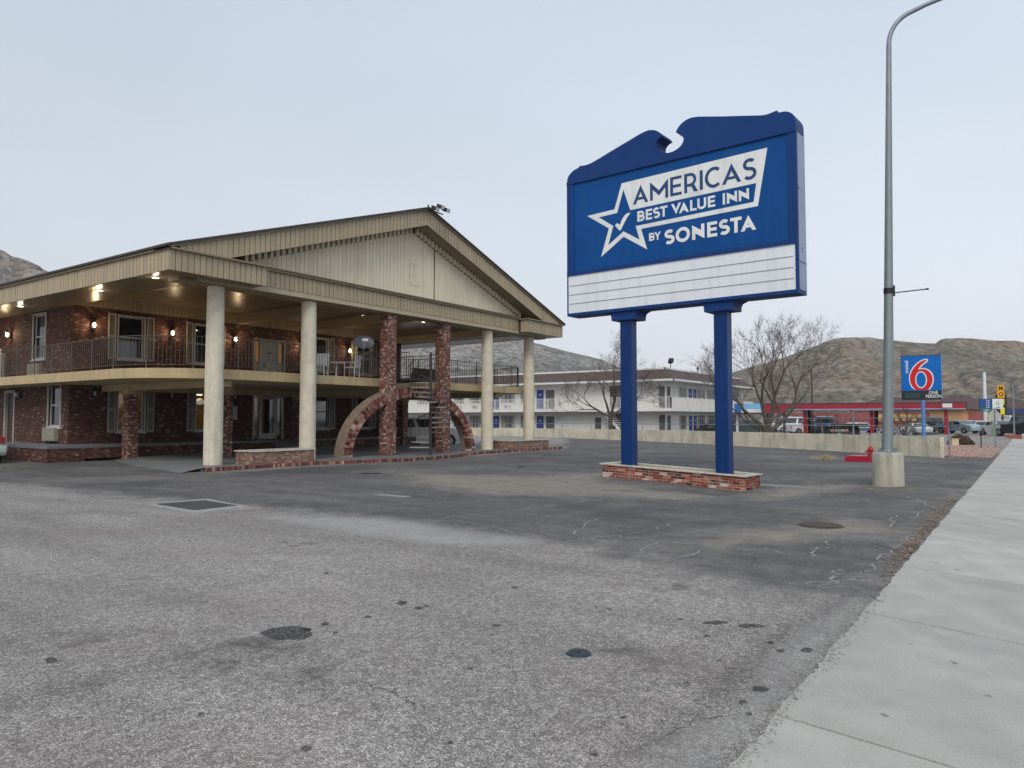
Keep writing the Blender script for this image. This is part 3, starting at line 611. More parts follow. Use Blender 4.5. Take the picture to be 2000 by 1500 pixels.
# gable: rakes, dentils, tympanum
AY,AZ=23.2,10.42; E0,E1,EZ=11.80,34.25,6.66
sl0=(AZ-EZ)/(AY-E0); sl1=(AZ-EZ)/(E1-AY); RH=.66
def ztop(y): return EZ+(y-E0)*sl0 if y<AY else EZ+(E1-y)*sl1
def rake_board(y0,y1,x0=-20.64,x1=-20.60):
    m=MB(); a0,a1=ztop(y0),ztop(y1) if (y1<=AY or y0>=AY) else ztop(y1)
    m.prism([(y0,a0-RH),(y1,a1-RH),(y1,a1-.03),(y0,a0-.03)],x0,x1,'x'); return m
bkm=MB()
for ya,yb in ((13.05,AY),(AY,33.0)): bkm.prism([(ya,ztop(ya)-RH+.02),(yb,ztop(yb)-RH+.02),(yb,ztop(yb)-.05),(ya,ztop(ya)-.05)],-20.72,-20.645,'x')
bkm.prism([(E0+.1,EZ+.0),(13.05,ztop(13.05)-RH+.1 if 0 else EZ),(13.05,ztop(13.05)-.05)],-20.72,-20.645,'x'); bkm.prism([(33.0,EZ),(E1-.1,EZ),(33.0,ztop(33.0)-.05)],-20.72,-20.645,'x')
hp(bkm,'board_backing',M_backing)
pr0=hp(rake_board(13.8,13.975),'rake_board',M_tan); n0=int((AY-13.8)/.2)
for i in range(1,n0): inst(pr0,(random.uniform(-.004,.004),i*.2,i*.2*sl0))
y_=13.8+n0*.2; hp(rake_board(y_,AY-.01),'rake_board',M_tan)
pr1=hp(rake_board(AY+.01,AY+.185),'rake_board',M_tan); n1=int((32.3-AY)/.2)
for i in range(1,n1): inst(pr1,(random.uniform(-.004,.004),i*.2,-i*.2*sl1))
# wedge boards where the rakes meet the end boxes
for k in range(8):
    y0=12.2+k*.2; a0,a1=ztop(y0)-.03,ztop(y0+.185)-.03
    m=MB(); m.prism([(y0,max(6.67,a0-RH)),(y0+.185,max(6.67,a1-RH)),(y0+.185,a1),(y0,a0)],-20.64,-20.6,'x'); hp(m,'rake_board',M_tan)
    y0=33.85-k*.2; a0,a1=ztop(y0-.185)-.03,ztop(y0)-.03
    m=MB(); m.prism([(y0-.185,max(6.67,a0-RH)),(y0,max(6.67,a1-RH)),(y0,a1),(y0-.185,a0)],-20.64,-20.6,'x'); hp(m,'rake_board',M_tan)
# rake trim, soffit behind the rake
for ya,yb in ((E0,AY),(AY,E1)):
    m=MB(); m.prism([(ya,ztop(ya)-.04),(yb,ztop(yb)-.04),(yb,ztop(yb)+.03),(ya,ztop(ya)+.03)],-21.0,-20.54,'x'); hp(m,'rake_trim',M_tan2)
ys0,ys1=13.9,32.2
m=MB()
for ya,yb in ((ys0,AY),(AY,ys1)): m.quad((-20.66,ya,ztop(ya)-RH+.02),(-20.66,yb,ztop(yb)-RH+.02),(-21.75,yb,ztop(yb)-RH+.02),(-21.75,ya,ztop(ya)-RH+.02))
hp(m,'rake_soffit',M_tan2)
TX=-21.45
dn=MB(); 
def dentil(y,s):
    zt=ztop(y)-RH+.015; m=MB(); h=.21
    d=.125; sl=sl0 if s==0 else -sl1
    m.prism([(y,zt-h),(y+d,zt-h+sl*d),(y+d,zt+sl*d),(y,zt)],TX+.0,TX+.17,'x'); return m
p0=hp(dentil(14.9,0),'dentil',M_cream); k=1
while 14.9+k*.25<AY-.15: inst(p0,(0,k*.25,k*.25*sl0)); k+=1
p1=hp(dentil(AY+.12,1),'dentil',M_cream); k=1
while AY+.12+k*.25<31.3: inst(p1,(0,k*.25,-k*.25*sl1)); k+=1
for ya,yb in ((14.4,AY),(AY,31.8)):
    m=MB(); za,zb=ztop(ya)-RH+.012,ztop(yb)-RH+.012; m.prism([(ya,za-.21),(yb,zb-.21),(yb,zb),(ya,za)],TX+.004,TX+.03,'x'); hp(m,'dentil_gap_strip',mat('dark_brown_strip',(.10,.075,.05),.8))  # dark brown strip over the cream siding darkens the gaps between dentils
y=14.7
while y<31.6:
    y1=y+.186
    if not (22.75<y<24.6):
        za,zb=ztop(y)-RH+.01,ztop(y1)-RH+.01
        if min(za,zb)>6.80: 
            m=MB(); m.prism([(y,6.70),(y1,6.70),(y1,zb),(y,za)],TX-.04,TX+random.uniform(-.003,.003),'x'); hp(m,'siding_board',M_cream)
    y+=.2
m=MB(); m.prism([(22.8,6.7),(23.9,6.7),(23.9,ztop(23.9)-RH),(AY,ztop(AY)-RH),(22.8,ztop(22.8)-RH)],TX-.04,TX,'x'); hp(m,'patch_panel',M_cream)
m=MB(); m.prism([(23.915,6.7),(24.6,6.7),(24.6,ztop(24.6)-RH),(23.915,ztop(23.915)-RH)],TX-.04,TX,'x'); hp(m,'patch_panel',M_cream)
for a in ((23.05,7.3,.9),(23.3,7.65,.55)):
    hp(B(TX+.001,a[0],a[1],TX+.006,a[0]+.012,a[1]+a[2]),'patch_seam',M_tan2)
hp(B(TX+.001,23.05,7.28,TX+.006,23.75,7.292),'patch_seam',M_tan2); hp(B(TX+.001,23.06,8.2,TX+.006,23.6,8.21),'patch_seam',M_tan2)
m=MB(); m.prism([(13.5,6.6),(32.4,6.6),(AY,ztop(AY)-RH)],TX-.08,TX-.045,'x'); hp(m,'board_backing',M_backing)
# roof planes
for ya,yb in ((E0-.08,AY),(AY,E1+.08)):
    za,zb=ztop(ya)+.035,ztop(yb)+.035
    m=MB(); m.prism([(ya,za),(yb,zb),(yb,zb+.07),(ya,za+.07)],-50,-20.48,'x'); hp(m,'roof',M_roofdk)
m=MB(); m.box((-50,11.78,6.60),(-20.5,11.86,6.665)); hp(m,'eave_trim',M_tan2)
m=MB(); m.box((-50,34.14,6.60),(-20.5,34.22,6.665)); m.box((-50,34.08,5.99),(-20.62,34.14,6.6)); hp(m,'eave_trim',M_tan)
# floodlights on the ridge end
fl=hp(MB().box((-20.5,23.1,10.28),(-20.2,23.16,10.34)).box((-20.22,22.85,10.25),(-20.18,23.75,10.29)).cyl((-20.55,23.2,10.4),(-20.55,23.2,10.62),.03),'floodlight',M_black)
for y,a in ((22.95,0),(23.3,.15),(23.65,.1)):
    m=MB(); m.prism([(-20.2,10.32+a),(-19.96,10.22+a),(-19.93,10.38+a),(-20.14,10.48+a)],y,y+.25,'y'); hp(m,'flood_head',M_black,fl)
    hp(MB().quad((-19.955,y+.03,10.235+a),(-19.955,y+.22,10.235+a),(-19.925,y+.22,10.37+a),(-19.925,y+.03,10.37+a)),'flood_lens',mat('lens',(.5,.5,.45),.2),fl)
# columns
for y in (14.05,17.85,28.75,32.4):
    z0=.12 if y<32 else .12
    hp(MB().lathe([(.292,0),(.292,1.6),(.285,3.4),(.262,5.76)],(-21.6,y,z0),32),'column',M_column)
# brick pillars
for y in (21.62,25.08):
    hp(MB().box((-21.78,y+.03,.12),(-21.3,y+.51,5.88)),'brick_pillar',M_brickp)
for x,y in ((-28.7,15.1),(-26.0,17.4),(-29.6,23.9),(-29.3,31.0),(-30.0,36.1),(-26,30.0)):
    if x==-30.0: continue
    hp(MB().box((x-.21,y-.21,-.05),(x+.21,y+.21,2.55)),'brick_post',M_brickp); hp(B(x-.24,y-.24,2.55,x+.24,y+.24,2.95),'post_cap',M_slab)
# brick arch: two rings of bricks on edge with a rendered back
arch=hp(MB().box((-21.85,19.4,.05),(-21.4,19.9,.12)),'brick_arch',M_brickp)
AC=(23.42,.12); n=112
def apt(t,off): return AC[0]-(4.02+off)*math.cos(t), AC[1]+(2.80+off)*math.sin(t)
core=MB()
for k in range(60):
    t0,t1=math.pi*k/60,math.pi*(k+1)/60
    a,b,c,d=apt(t0,-.385),apt(t1,-.385),apt(t1,-.02),apt(t0,-.02)
    core.prism([a,b,c,d],-21.86,-21.365,'x')
hp(core,'arch_core',mat('arch_mortar',(.22,.18,.15),.95,bump=.5),arch)
ring=[0]; 
# equal arc steps
ts=np.linspace(0,math.pi,2000); pts=np.array([apt(t,-.2) for t in ts]); sg=np.concatenate([[0],np.cumsum(np.hypot(*np.diff(pts,axis=0).T))]); 
for k in range(n):
    ta=np.interp(sg[-1]*k/n,sg,ts)+.0016; tb=np.interp(sg[-1]*(k+1)/n,sg,ts)-.0016; j=random.uniform(-.008,.012)
    for o0,o1 in ((-.40,-.205),(-.195,0)):
        m=MB(); m.prism([apt(ta,o0),apt(tb,o0),apt(tb,o1),apt(ta,o1)],-21.60,-21.33+j,'x'); hp(m,'brick',M_arch,arch)
back=MB()
for k in range(60):
    t0,t1=math.pi*k/60,math.pi*(k+1)/60
    back.prism([apt(t0,.001),apt(t1,.001),apt(t1,.03),apt(t0,.03)],-21.88,-21.37,'x')
hp(back,'arch_render',mat('weathered_render',rgb(122,106,92),.95,var=.3,scale=7,bump=.7,bscale=25,dirt=((.14,.09,.07),.7)),arch)
# balcony slab with its rounded corner and stair opening
pts=[(-50,12.55),(-25.2,12.55)]+[(-25.2+3.1*math.sin(a),15.65-3.1*math.cos(a)) for a in np.linspace(.15,math.pi/2,12)]+[(-22.1,22.35),(-23.5,22.35),(-23.5,25.6),(-22.1,25.6),(-22.1,32.2)]+[(-23.1+math.cos(a),32.2+math.sin(a)) for a in np.linspace(.2,math.pi/2,5)]+[(-30.8,33.2),(-30.8,13.9),(-50,13.9)]
sl_=hp(MB().prism(pts,2.94,3.27,'z'),'balcony_slab',M_slab)
for x0,x1,y0,y1 in ((-30.6,-22.5,14.9,15.3),(-29.9,-29.3,15.3,32.6),(-30.6,-22.5,30.7,31.2),(-30.6,-23.6,23.7,24.1)):
    hp(B(x0,y0,2.70,x1,y1,2.94),'slab_beam',M_slab)
# railings
def railing(path,z,h=1.08,sp=.135,post=1.5,m=None,close=.012):
    m=m or M_rail; top=MB(); P=[Vector((x,y,z)) for x,y in path]
    for hh in (h,.12,): top.tube([p+Vector((0,0,hh)) for p in P],.016 if hh==h else .011,5)
    acc=0; L_=0; nxt=0; np_=0
    bal=MB()
    for a,b in zip(P[:-1],P[1:]):
        d=(b-a).length; s=nxt-L_
        while s<d:
            q=a+(b-a)*(s/d); isp=abs((np_%int(post/sp)))==0
            r=.016 if isp else .006
            bal.box((q.x-r,q.y-r,z-.0 if isp else z+.12),(q.x+r,q.y+r,z+h)); np_+=1; s+=sp; nxt+=sp
        L_+=d
    r=hp(top,'railing',m); hp(bal,'balusters',m,r,kind='stuff'); return r
cor=[(-25.2+3.0*math.sin(a),15.65-3.0*math.cos(a)) for a in np.linspace(.15,math.pi/2,9)]
railing([(-49,12.65),(-25.2,12.65)]+cor+[(-22.2,22.3)],3.27)
railing([(-22.2,25.7),(-22.2,32.2),(-22.6,32.9),(-23.3,33.1),(-30.6,33.1)],3.27,m=M_raild)
# bridge from the spiral stair over the arch
hp(B(-23.55,22.5,3.19,-20.7,24.2,3.26),'stair_bridge',M_raild)
railing([(-20.75,24.15),(-23.5,24.15),(-23.5,25.55),(-22.25,25.6)],3.27,m=M_raild); railing([(-23.5,22.5),(-20.9,22.5)],3.27,m=M_raild)
# sconces: cage lantern on a bracket
def sconce(ax,p,s,lit=True):
    x,y,z=p; d=(s,0) if ax=='x' else (0,s)
    m=MB(); m.box((x-.06,y-.06,z-.16),(x+.06,y+.06,z+.10)); cx,cy=x+d[0]*.15,y+d[1]*.15
    m.tube([(x,y,z-.10),(x+d[0]*.12,y+d[1]*.12,z-.2),(cx,cy,z-.13)],.012); m.lathe([(.04,-.14),(.07,-.11),(.07,-.10)],(cx,cy,z),10); m.lathe([(.085,.10),(.10,.12),(.03,.19),(.012,.23)],(cx,cy,z),10)
    w=hp(m,'wall_lamp',M_black); hp(MB().lathe([(.03,-.09),(.05,-.05),(.058,.0),(.05,.06),(.03,.09)],(cx,cy,z),14),'lamp_glass',M_lamp if lit else mat('unlit_glass',(.5,.5,.48),.3),w)
    if lit:
        l=bpy.data.lights.new('lamp_light','POINT'); l.energy=17; l.color=(1,.72,.40); l.shadow_soft_size=.06
        o=bpy.data.objects.new('lamp_light',l); sc.collection.objects.link(o); o.parent=w; o.location=Vector((cx+d[0]*.12,cy+d[1]*.12,z+.02))-HO
for y in (14.60,17.93,21.07,25.05,28.25): sconce('x',(HX+.03,y,5.36),1)
for x in (-36.3,-43): sconce('y',(x,HY-.03,5.25),-1)
for y in (14.7,17.95,21.1): sconce('x',(HX+.03,y,2.62),1,False)
sconce('y',(-35.2,HY-.03,2.62),-1,False)
# recessed soffit lights
def downlight(x,y,z,e=9):
    f=hp(MB().lathe([(.11,-.012),(.13,-.006),(.13,0)],(x,y,z),20),'soffit_light',M_offw); hp(MB().lathe([(.085,-.020),(.10,-.016),(.10,-.013)],(x,y,z),16),'lens',M_lampc,f)
    l=bpy.data.lights.new('soffit_lamp','POINT'); l.energy=e; l.color=(1,.84,.6); l.shadow_soft_size=.08
    o=bpy.data.objects.new('soffit_lamp',l); sc.collection.objects.link(o); o.parent=f; o.location=Vector((x,y,z-.17))-HO
for x,y in ((-38,12.5),(-32.2,12.5),(-26.0,12.5),(-22.2,12.35)): downlight(x,y,6.0,5)
for x,y in ((-23.9,16.6),(-27.5,22.8),(-25.0,22.9),(-28.0,26.6),(-25.5,28.5)): downlight(x,y,6.60,7)
# raised walkway with brick riser, platform, ramp
hp(B(-50,12.35,.50,-29.2,13.8,.60),'walkway_top',M_floor); hp(B(-30.9,13.8,.50,-29.2,32.4,.60),'walkway_top',M_floor)
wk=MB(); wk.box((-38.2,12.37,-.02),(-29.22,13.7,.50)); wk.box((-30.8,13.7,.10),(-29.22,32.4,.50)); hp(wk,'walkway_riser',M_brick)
rm=MB(); rm.prism([(-29.2,.12),(-29.2,.6),(-25.0,.125),(-25.0,.12)][::-1],22.2,24.0,'y'); hp(rm,'ramp',M_floor)
# platform under the portico with brick kerb
bul=[(-20.35,13.0),(-20.35,17.0)]+[(-20.35+1.15*math.sin(math.pi*k/14),17.0+9.5*k/14) for k in range(1,14)]+[(-20.35,26.5),(-20.35,33.6),(-20.7,34.3),(-21.6,34.7)]
inner=[(x-.24,y) for x,y in bul]
pm=MB(); pm.prism([(x-.2,y) for x,y in bul]+[(-29.3,34.5),(-29.3,15.6),(-25.5,14.2)],-.05,.115,'z')
pm.quad((-29.3,14.6,-.02),(-25.3,13.3,-.02),(-25.5,14.2,.115),(-29.3,15.6,.115)); pm.quad((-25.3,13.3,-.02),(-20.7,12.3,-.02),(-20.55,13.0,.115),(-25.5,14.2,.115)); hp(pm,'platform',M_floor)
kb=MB()
for i in range(len(bul)-1):
    (x0,y0),(x1,y1)=bul[i],bul[i+1]; (a0,b0),(a1,b1)=inner[i],inner[i+1]
    kb.quad((x0,y0,-.03),(x1,y1,-.03),(x1,y1,.12),(x0,y0,.12)); kb.quad((x0,y0,.12),(x1,y1,.12),(a1,b1,.121),(a0,b0,.121))
hp(kb,'brick_kerb',brickmat('kerb_brick',.085,.30,ramp=[(0,(.04,.014,.012)),(.4,(.12,.03,.024)),(.75,(.22,.07,.05)),(1,(.45,.33,.27))],mortc=(.18,.15,.12)))
# planters
def planter(name,label,a,b,h,m=M_brickpl):
    t=thing(name,label,'planter',((a[0]+b[0])/2,(a[1]+b[1])/2,.115),group='brick planters by the portico columns')
    o=Vector(t.location)
    def lp(mb,n,mm): mb.v=[(x-o.x,y-o.y,z-o.z) for x,y,z in mb.v]; return mb.obj(n,mm,t)
    w=.2; q=MB(); q.box((a[0],a[1],.115),(b[0],a[1]+w,h)).box((a[0],b[1]-w,.115),(b[0],b[1],h)).box((a[0],a[1]+w,.115),(a[0]+w,b[1]-w,h)).box((b[0]-w,a[1]+w,.115),(b[0],b[1]-w,h)); lp(q,'brick_box',m)
    q=MB(); e=.04; q.box((a[0]-e,a[1]-e,h),(b[0]+e,a[1]+w,h+.045)).box((a[0]-e,b[1]-w,h),(b[0]+e,b[1]+e,h+.045)).box((a[0]-e,a[1]+w,h),(a[0]+w,b[1]-w,h+.045)).box((b[0]-w,a[1]+w,h),(b[0]+e,b[1]-w,h+.045)); lp(q,'coping',M_capst)
    lp(B(a[0]+w,a[1]+w,.115,b[0]-w,b[1]-w,h-.08),'soil',M_soil)
planter('brick_planter','low brick planter with white coping between the first two cream columns',(-21.55,14.85),(-20.62,17.35),.52)
planter('brick_planter','low brick planter around the foot of the farthest cream column',(-21.95,29.6),(-20.6,32.75),.50)
# spiral stair
sx,sy=-20.25,23.07
st=thing('spiral_staircase','dark metal spiral staircase rising in front of the brick arch to the balcony','staircase',(sx,sy,.12))
MB().cyl((0,0,-.05),(0,0,4.1),.055,n=12).lathe([(.02,4.1),(.06,4.14),(.06,4.19),(.02,4.24)],n=12).obj('centre_pole',M_raild,st)
base_a=math.atan2(-math.sin(YAW),-math.cos(YAW)) # towards the left in the view
tread=MB(); ta=R(28); rr=.86
tp=[(.05,-.04)]+[(rr*math.cos(a),rr*math.sin(a)) for a in np.linspace(-ta/2,ta/2,5)]+[(.05,.04)]
tread.prism(tp,-.03,0,'z'); tread.box((.05,-.02,-.06),(rr-.05,.02,-.03))
M_tread=mat('worn_tread',(.38,.36,.35),.55,metal=.2)
NT=14; tr0=None; rail=[]; 
for k in range(NT):
    ang=base_a-k*R(29); z=.12+(k+1)*.205
    if tr0 is None: tr0=tread.obj('tread',M_tread,st,(0,0,z)); tr0.rotation_euler=(0,0,ang)
    else: inst(tr0,(0,0,z),rot=(0,0,ang))
    for da in (-.3,.3):
        a=ang+da*ta; MB().cyl((.85*math.cos(a),.85*math.sin(a),z-.02),(.85*math.cos(a),.85*math.sin(a),z+.86-da*.1),.009,n=5).obj('baluster',M_raild,st)
for a in np.linspace(base_a+.2,base_a-(NT-.4)*R(29),70):
    k=(base_a-a)/R(29); rail.append((.85*math.cos(a),.85*math.sin(a),.12+(k+1)*.205+.86))
MB().tube(rail,.019,6).obj('handrail',M_raild,st)
# things standing on the balcony
dish=thing('satellite_dish','grey oval satellite dish on the balcony railing left of the brick pillar','satellite dish',(-21.95,20.9,4.2))
dd=MB(); n=24; v=[(0,0,0)]
rings=5; vs=[(.0,0,0)]
for r_i in range(1,rings+1):
    for j in range(n):
        a=2*math.pi*j/n; r=r_i/rings; vs.append((.10*r*r,.42*r*math.cos(a),.30*r*math.sin(a)))
fs=[(0,1+j,1+(j+1)%n) for j in range(n)]
for r_i in range(rings-1):
    for j in range(n): a=1+r_i*n+j;b=1+r_i*n+(j+1)%n; fs.append((a,a+n,b+n,b))
dd.add(vs,fs,True); do=dd.obj('dish',mat('dish_grey',(.10,.105,.12),.5),dish,(0,0,.45)); do.rotation_euler=(0,R(-25),R(-38)); so=do.modifiers.new('thick','SOLIDIFY'); so.thickness=.02
MB().tube([(0,0,-.9),(0,0,.1),(-.05,0,.4)],.022).obj('mast',M_rail,dish)
MB().tube([(0,0,.15),(.25,-.2,.25),(.38,-.3,.52)],.014).box((.32,-.38,.48),(.48,-.2,.58)).obj('receiver_arm',M_white,dish)
def chair(x,y,rz,label):
    t=thing('patio_chair',label,'chair',(x,y,3.27),rz,'chairs on the balcony'); m=M_white
    MB().box((-.25,-.25,.40),(.25,.25,.44)).obj('seat',m,t)
    b=MB(); b.prism([(-.25,.44),(-.22,.44),(-.30,.92),(-.33,.92)],-.25,.25,'y'); b.v=[(x_,y_,z_) for x_,y_,z_ in b.v]; b.obj('backrest',m,t)
    l0=MB().cyl((0,0,0),(0,0,.4),.02,n=6).obj('leg',m,t,(-.22,-.22,0))
    for a,c in ((.22,-.22),(-.22,.22),(.22,.22)): inst(l0,(a,c,0))
    a0=MB().box((-.25,-.02,.62),(.22,.02,.65)).box((.19,-.015,.44),(.22,.015,.62)).obj('armrest',m,t,(0,-.25,0)); inst(a0,(0,.25,0))
chair(-22.75,19.4,R(-60),'white patio chair on the balcony, left of the small table'); chair(-22.7,21.0,R(200),'white patio chair on the balcony, right of the small table')
t=thing('patio_table','small white patio table between two chairs on the balcony','table',(-22.75,20.2,3.27)); MB().lathe([(.30,.55),(.32,.57),(.32,.59),(.30,.6)],n=20).obj('tabletop',M_white,t); MB().cyl((0,0,0),(0,0,.55),.03).obj('leg',M_white,t)
t=thing('storage_tank','white cylindrical tank standing on the balcony near the left edge','tank',(-36.35,13.35,3.27)); MB().lathe([(.24,0),(.24,1.05),(.20,1.13),(.10,1.17)],n=20).obj('tank_body',M_white,t); MB().lathe([(.10,1.17),(.10,1.3),(.05,1.34)],n=12).obj('tank_cap',M_white,t)
t=thing('patio_sofa','dark cushioned sofa on the far end of the balcony','sofa',(-24.6,28.0,3.27),R(90)); ms=mat('dark_cushion',(.05,.05,.055),.9)
MB().box((-.9,-.35,.12),(.9,.35,.42)).obj('seat',ms,t,bevel=.04); MB().box((-.9,.25,.42),(.9,.42,.85)).obj('backrest',ms,t,bevel=.04); MB().box((-1.02,-.35,.1),(-.9,.4,.6)).obj('armrest',ms,t,bevel=.03); MB().box((.9,-.35,.1),(1.02,.4,.6)).obj('armrest',ms,t,bevel=.03)

# ---------------------------------------------------------------- the big pylon sign
SD=Vector((.998,-.065,0)).normalized(); SN=Vector((.065,.998,0)).normalized(); SR=math.atan2(-.065,.998)
# sign-local frame: x along the sign, -y towards the viewer, z up
sg=thing('pylon_sign','large blue inn sign with scrolled top on two blue posts rising from a brick planter','sign',(-9.01,18.6,0),SR)
FY=-.45
def sp(mb,name,m,parent=sg,**k): return mb.obj(name,m,parent,**k)
BY_=.13
body=MB().box((-1.79,FY+.04,4.56),(4.71,BY_-.02,8.45)); cab=sp(body,'cabinet',M_grime)
crest=[(-1.79,8.40),(-1.78,8.545),(-1.74,8.62),(-1.67,8.69),(-1.56,8.76),(-1.39,8.80),(-1.344,8.845),(-1.197,8.825),(-1.08,8.826),(-.97,8.84),(-.82,8.88),(-.662,8.925),(-.3,9.035),(.068,9.143),(.585,9.294),(.787,9.335),(.88,9.337),(.966,9.318),(1.05,9.29),(1.123,9.25),(1.22,9.166),(1.268,9.082),(1.19,9.06),(1.121,9.02),(1.075,8.96),(1.058,8.89),(1.079,8.80),(1.12,8.735),(1.176,8.685),(1.24,8.645),(1.312,8.615),(1.39,8.595),(1.465,8.588),(1.56,8.595),(1.656,8.62),(1.74,8.66),(1.808,8.71),(1.85,8.77),(1.869,8.83),(1.868,8.89),(1.85,8.945),(1.75,9.03),(1.652,9.085),(1.69,9.155),(1.739,9.215),(1.81,9.275),(1.89,9.318),(1.98,9.348),(2.076,9.362),(2.2,9.352),(2.306,9.335),(2.968,9.168),(3.498,9.045),(3.75,8.985),(3.926,8.945),(4.02,8.935),(4.094,8.94),(4.285,8.97),(4.31,8.905),(4.39,8.905),(4.45,8.90),(4.504,8.888),(4.58,8.85),(4.64,8.80),(4.69,8.72),(4.715,8.63),(4.72,8.40)]
cr=crest[::-1]
# concave outline: triangulate through bmesh, with an offset rear sheet and a lit return edge between
def sheet(poly,y,name,m,parent,th=.0,hole=None):
    bm=bmesh.new(); vs=[bm.verts.new((x,y,z)) for x,z in poly]; f=bm.faces.new(vs); 
    bm.normal_update()
    if f.normal.y>0: f.normal_flip()
    if th:
        r=bmesh.ops.extrude_face_region(bm,geom=[f]); bmesh.ops.translate(bm,verts=[v for v in r['geom'] if isinstance(v,bmesh.types.BMVert)],vec=(0,th,0)); bmesh.ops.recalc_face_normals(bm,faces=bm.faces)
    bmesh.ops.triangulate(bm,faces=[f for f in bm.faces if len(f.verts)>4])
    me=bpy.data.meshes.new(name); bm.to_mesh(me); bm.free(); me.materials.append(m)
    uv=me.uv_layers.new(name='UVMap'); o=bpy.data.objects.new(name,me); sc.collection.objects.link(o); o.parent=parent; return o
sheet(crest,FY-.02,'crest',M_navy,sg,th=.60)
# frame round the face
sp(MB().box((-1.79,FY-.03,5.74),(-1.60,FY+.06,8.40)),'side_frame',M_navy); sp(MB().box((4.52,FY-.03,5.74),(4.72,FY+.06,8.40)),'side_frame',M_navy)
sp(MB().box((-1.79,FY-.05,8.36),(4.72,FY+.05,8.44)),'top_frame',M_navy)
sp(MB().box((-1.79,FY-.04,5.70),(4.72,FY+.06,5.80)),'middle_rail',M_navy)
fa=MB(); fa.prism([(-1.60,5.80),(-1.56,5.84),(-1.56,8.33),(-1.60,8.36)],FY-.03,FY+.06,'y'); sp(fa,'inner_bead',M_blue)
sp(MB().box((-1.60,FY+.005,5.80),(4.52,FY+.05,8.36)),'blue_face',M_blue)
sp(MB().box((-1.79,FY-.03,4.54),(4.72,BY_,4.62)),'bottom_rail',M_navy); sp(MB().box((-1.79,FY-.03,4.62),(-1.76,FY+.05,5.70)),'side_rail',M_navy); sp(MB().box((4.66,FY-.03,4.62),(4.72,FY+.05,5.70)),'side_rail',M_navy)
mq=sp(MB().box((-1.76,FY-.005,4.62),(4.66,FY+.05,5.70)),'marquee_board',M_marq)
for z in (4.88,5.14,5.40): sp(MB().box((-1.72,FY-.016,z),(4.60,FY-.004,z+.018)),'letter_track',M_marql,mq)
rb=sp(MB().box((4.71,FY+.05,4.62),(4.735,BY_-.03,8.36)),'side_cladding',M_grime)
for z in (5.55,5.62,7.0,7.04): sp(MB().cyl((4.735,-.2+z%1*.3-.2,z),(4.745,-.2+z%1*.3-.2,z),.018,n=8),'bolt',M_black,rb)
sp(MB().box((4.735,FY+.05,5.28),(4.742,BY_-.03,5.295)),'cladding_seam',M_navy,rb)
# logo
OUT=[(.014,8.066),(-.221,7.385),(-1.111,7.354),(-.401,6.884),(-.661,6.115),(.062,6.576),(.78,6.123),(.602,6.705),(3.785,6.749),(4.037,8.13)]
INN=[(.067,7.881),(.279,7.273),(3.751,7.319),(3.681,6.871),(.436,6.811),(.556,6.42),(.063,6.728),(-.424,6.416),(-.258,6.926),(-.726,7.25),(-.133,7.269)]
lg=sheet(OUT,FY-.001,'logo_star',M_signw,cab)
sheet(INN,FY-.004,'logo_inner',M_blue,cab)
sheet([(-.206,6.933),(-.132,6.986),(-.05,6.924),(.02,7.06),(.089,7.15),(.179,7.205),(.284,7.205),(.16,7.057),(.07,6.92),(-.005,6.796),(-.03,6.77),(-.06,6.764)],FY-.007,'check_mark',M_signw,cab)
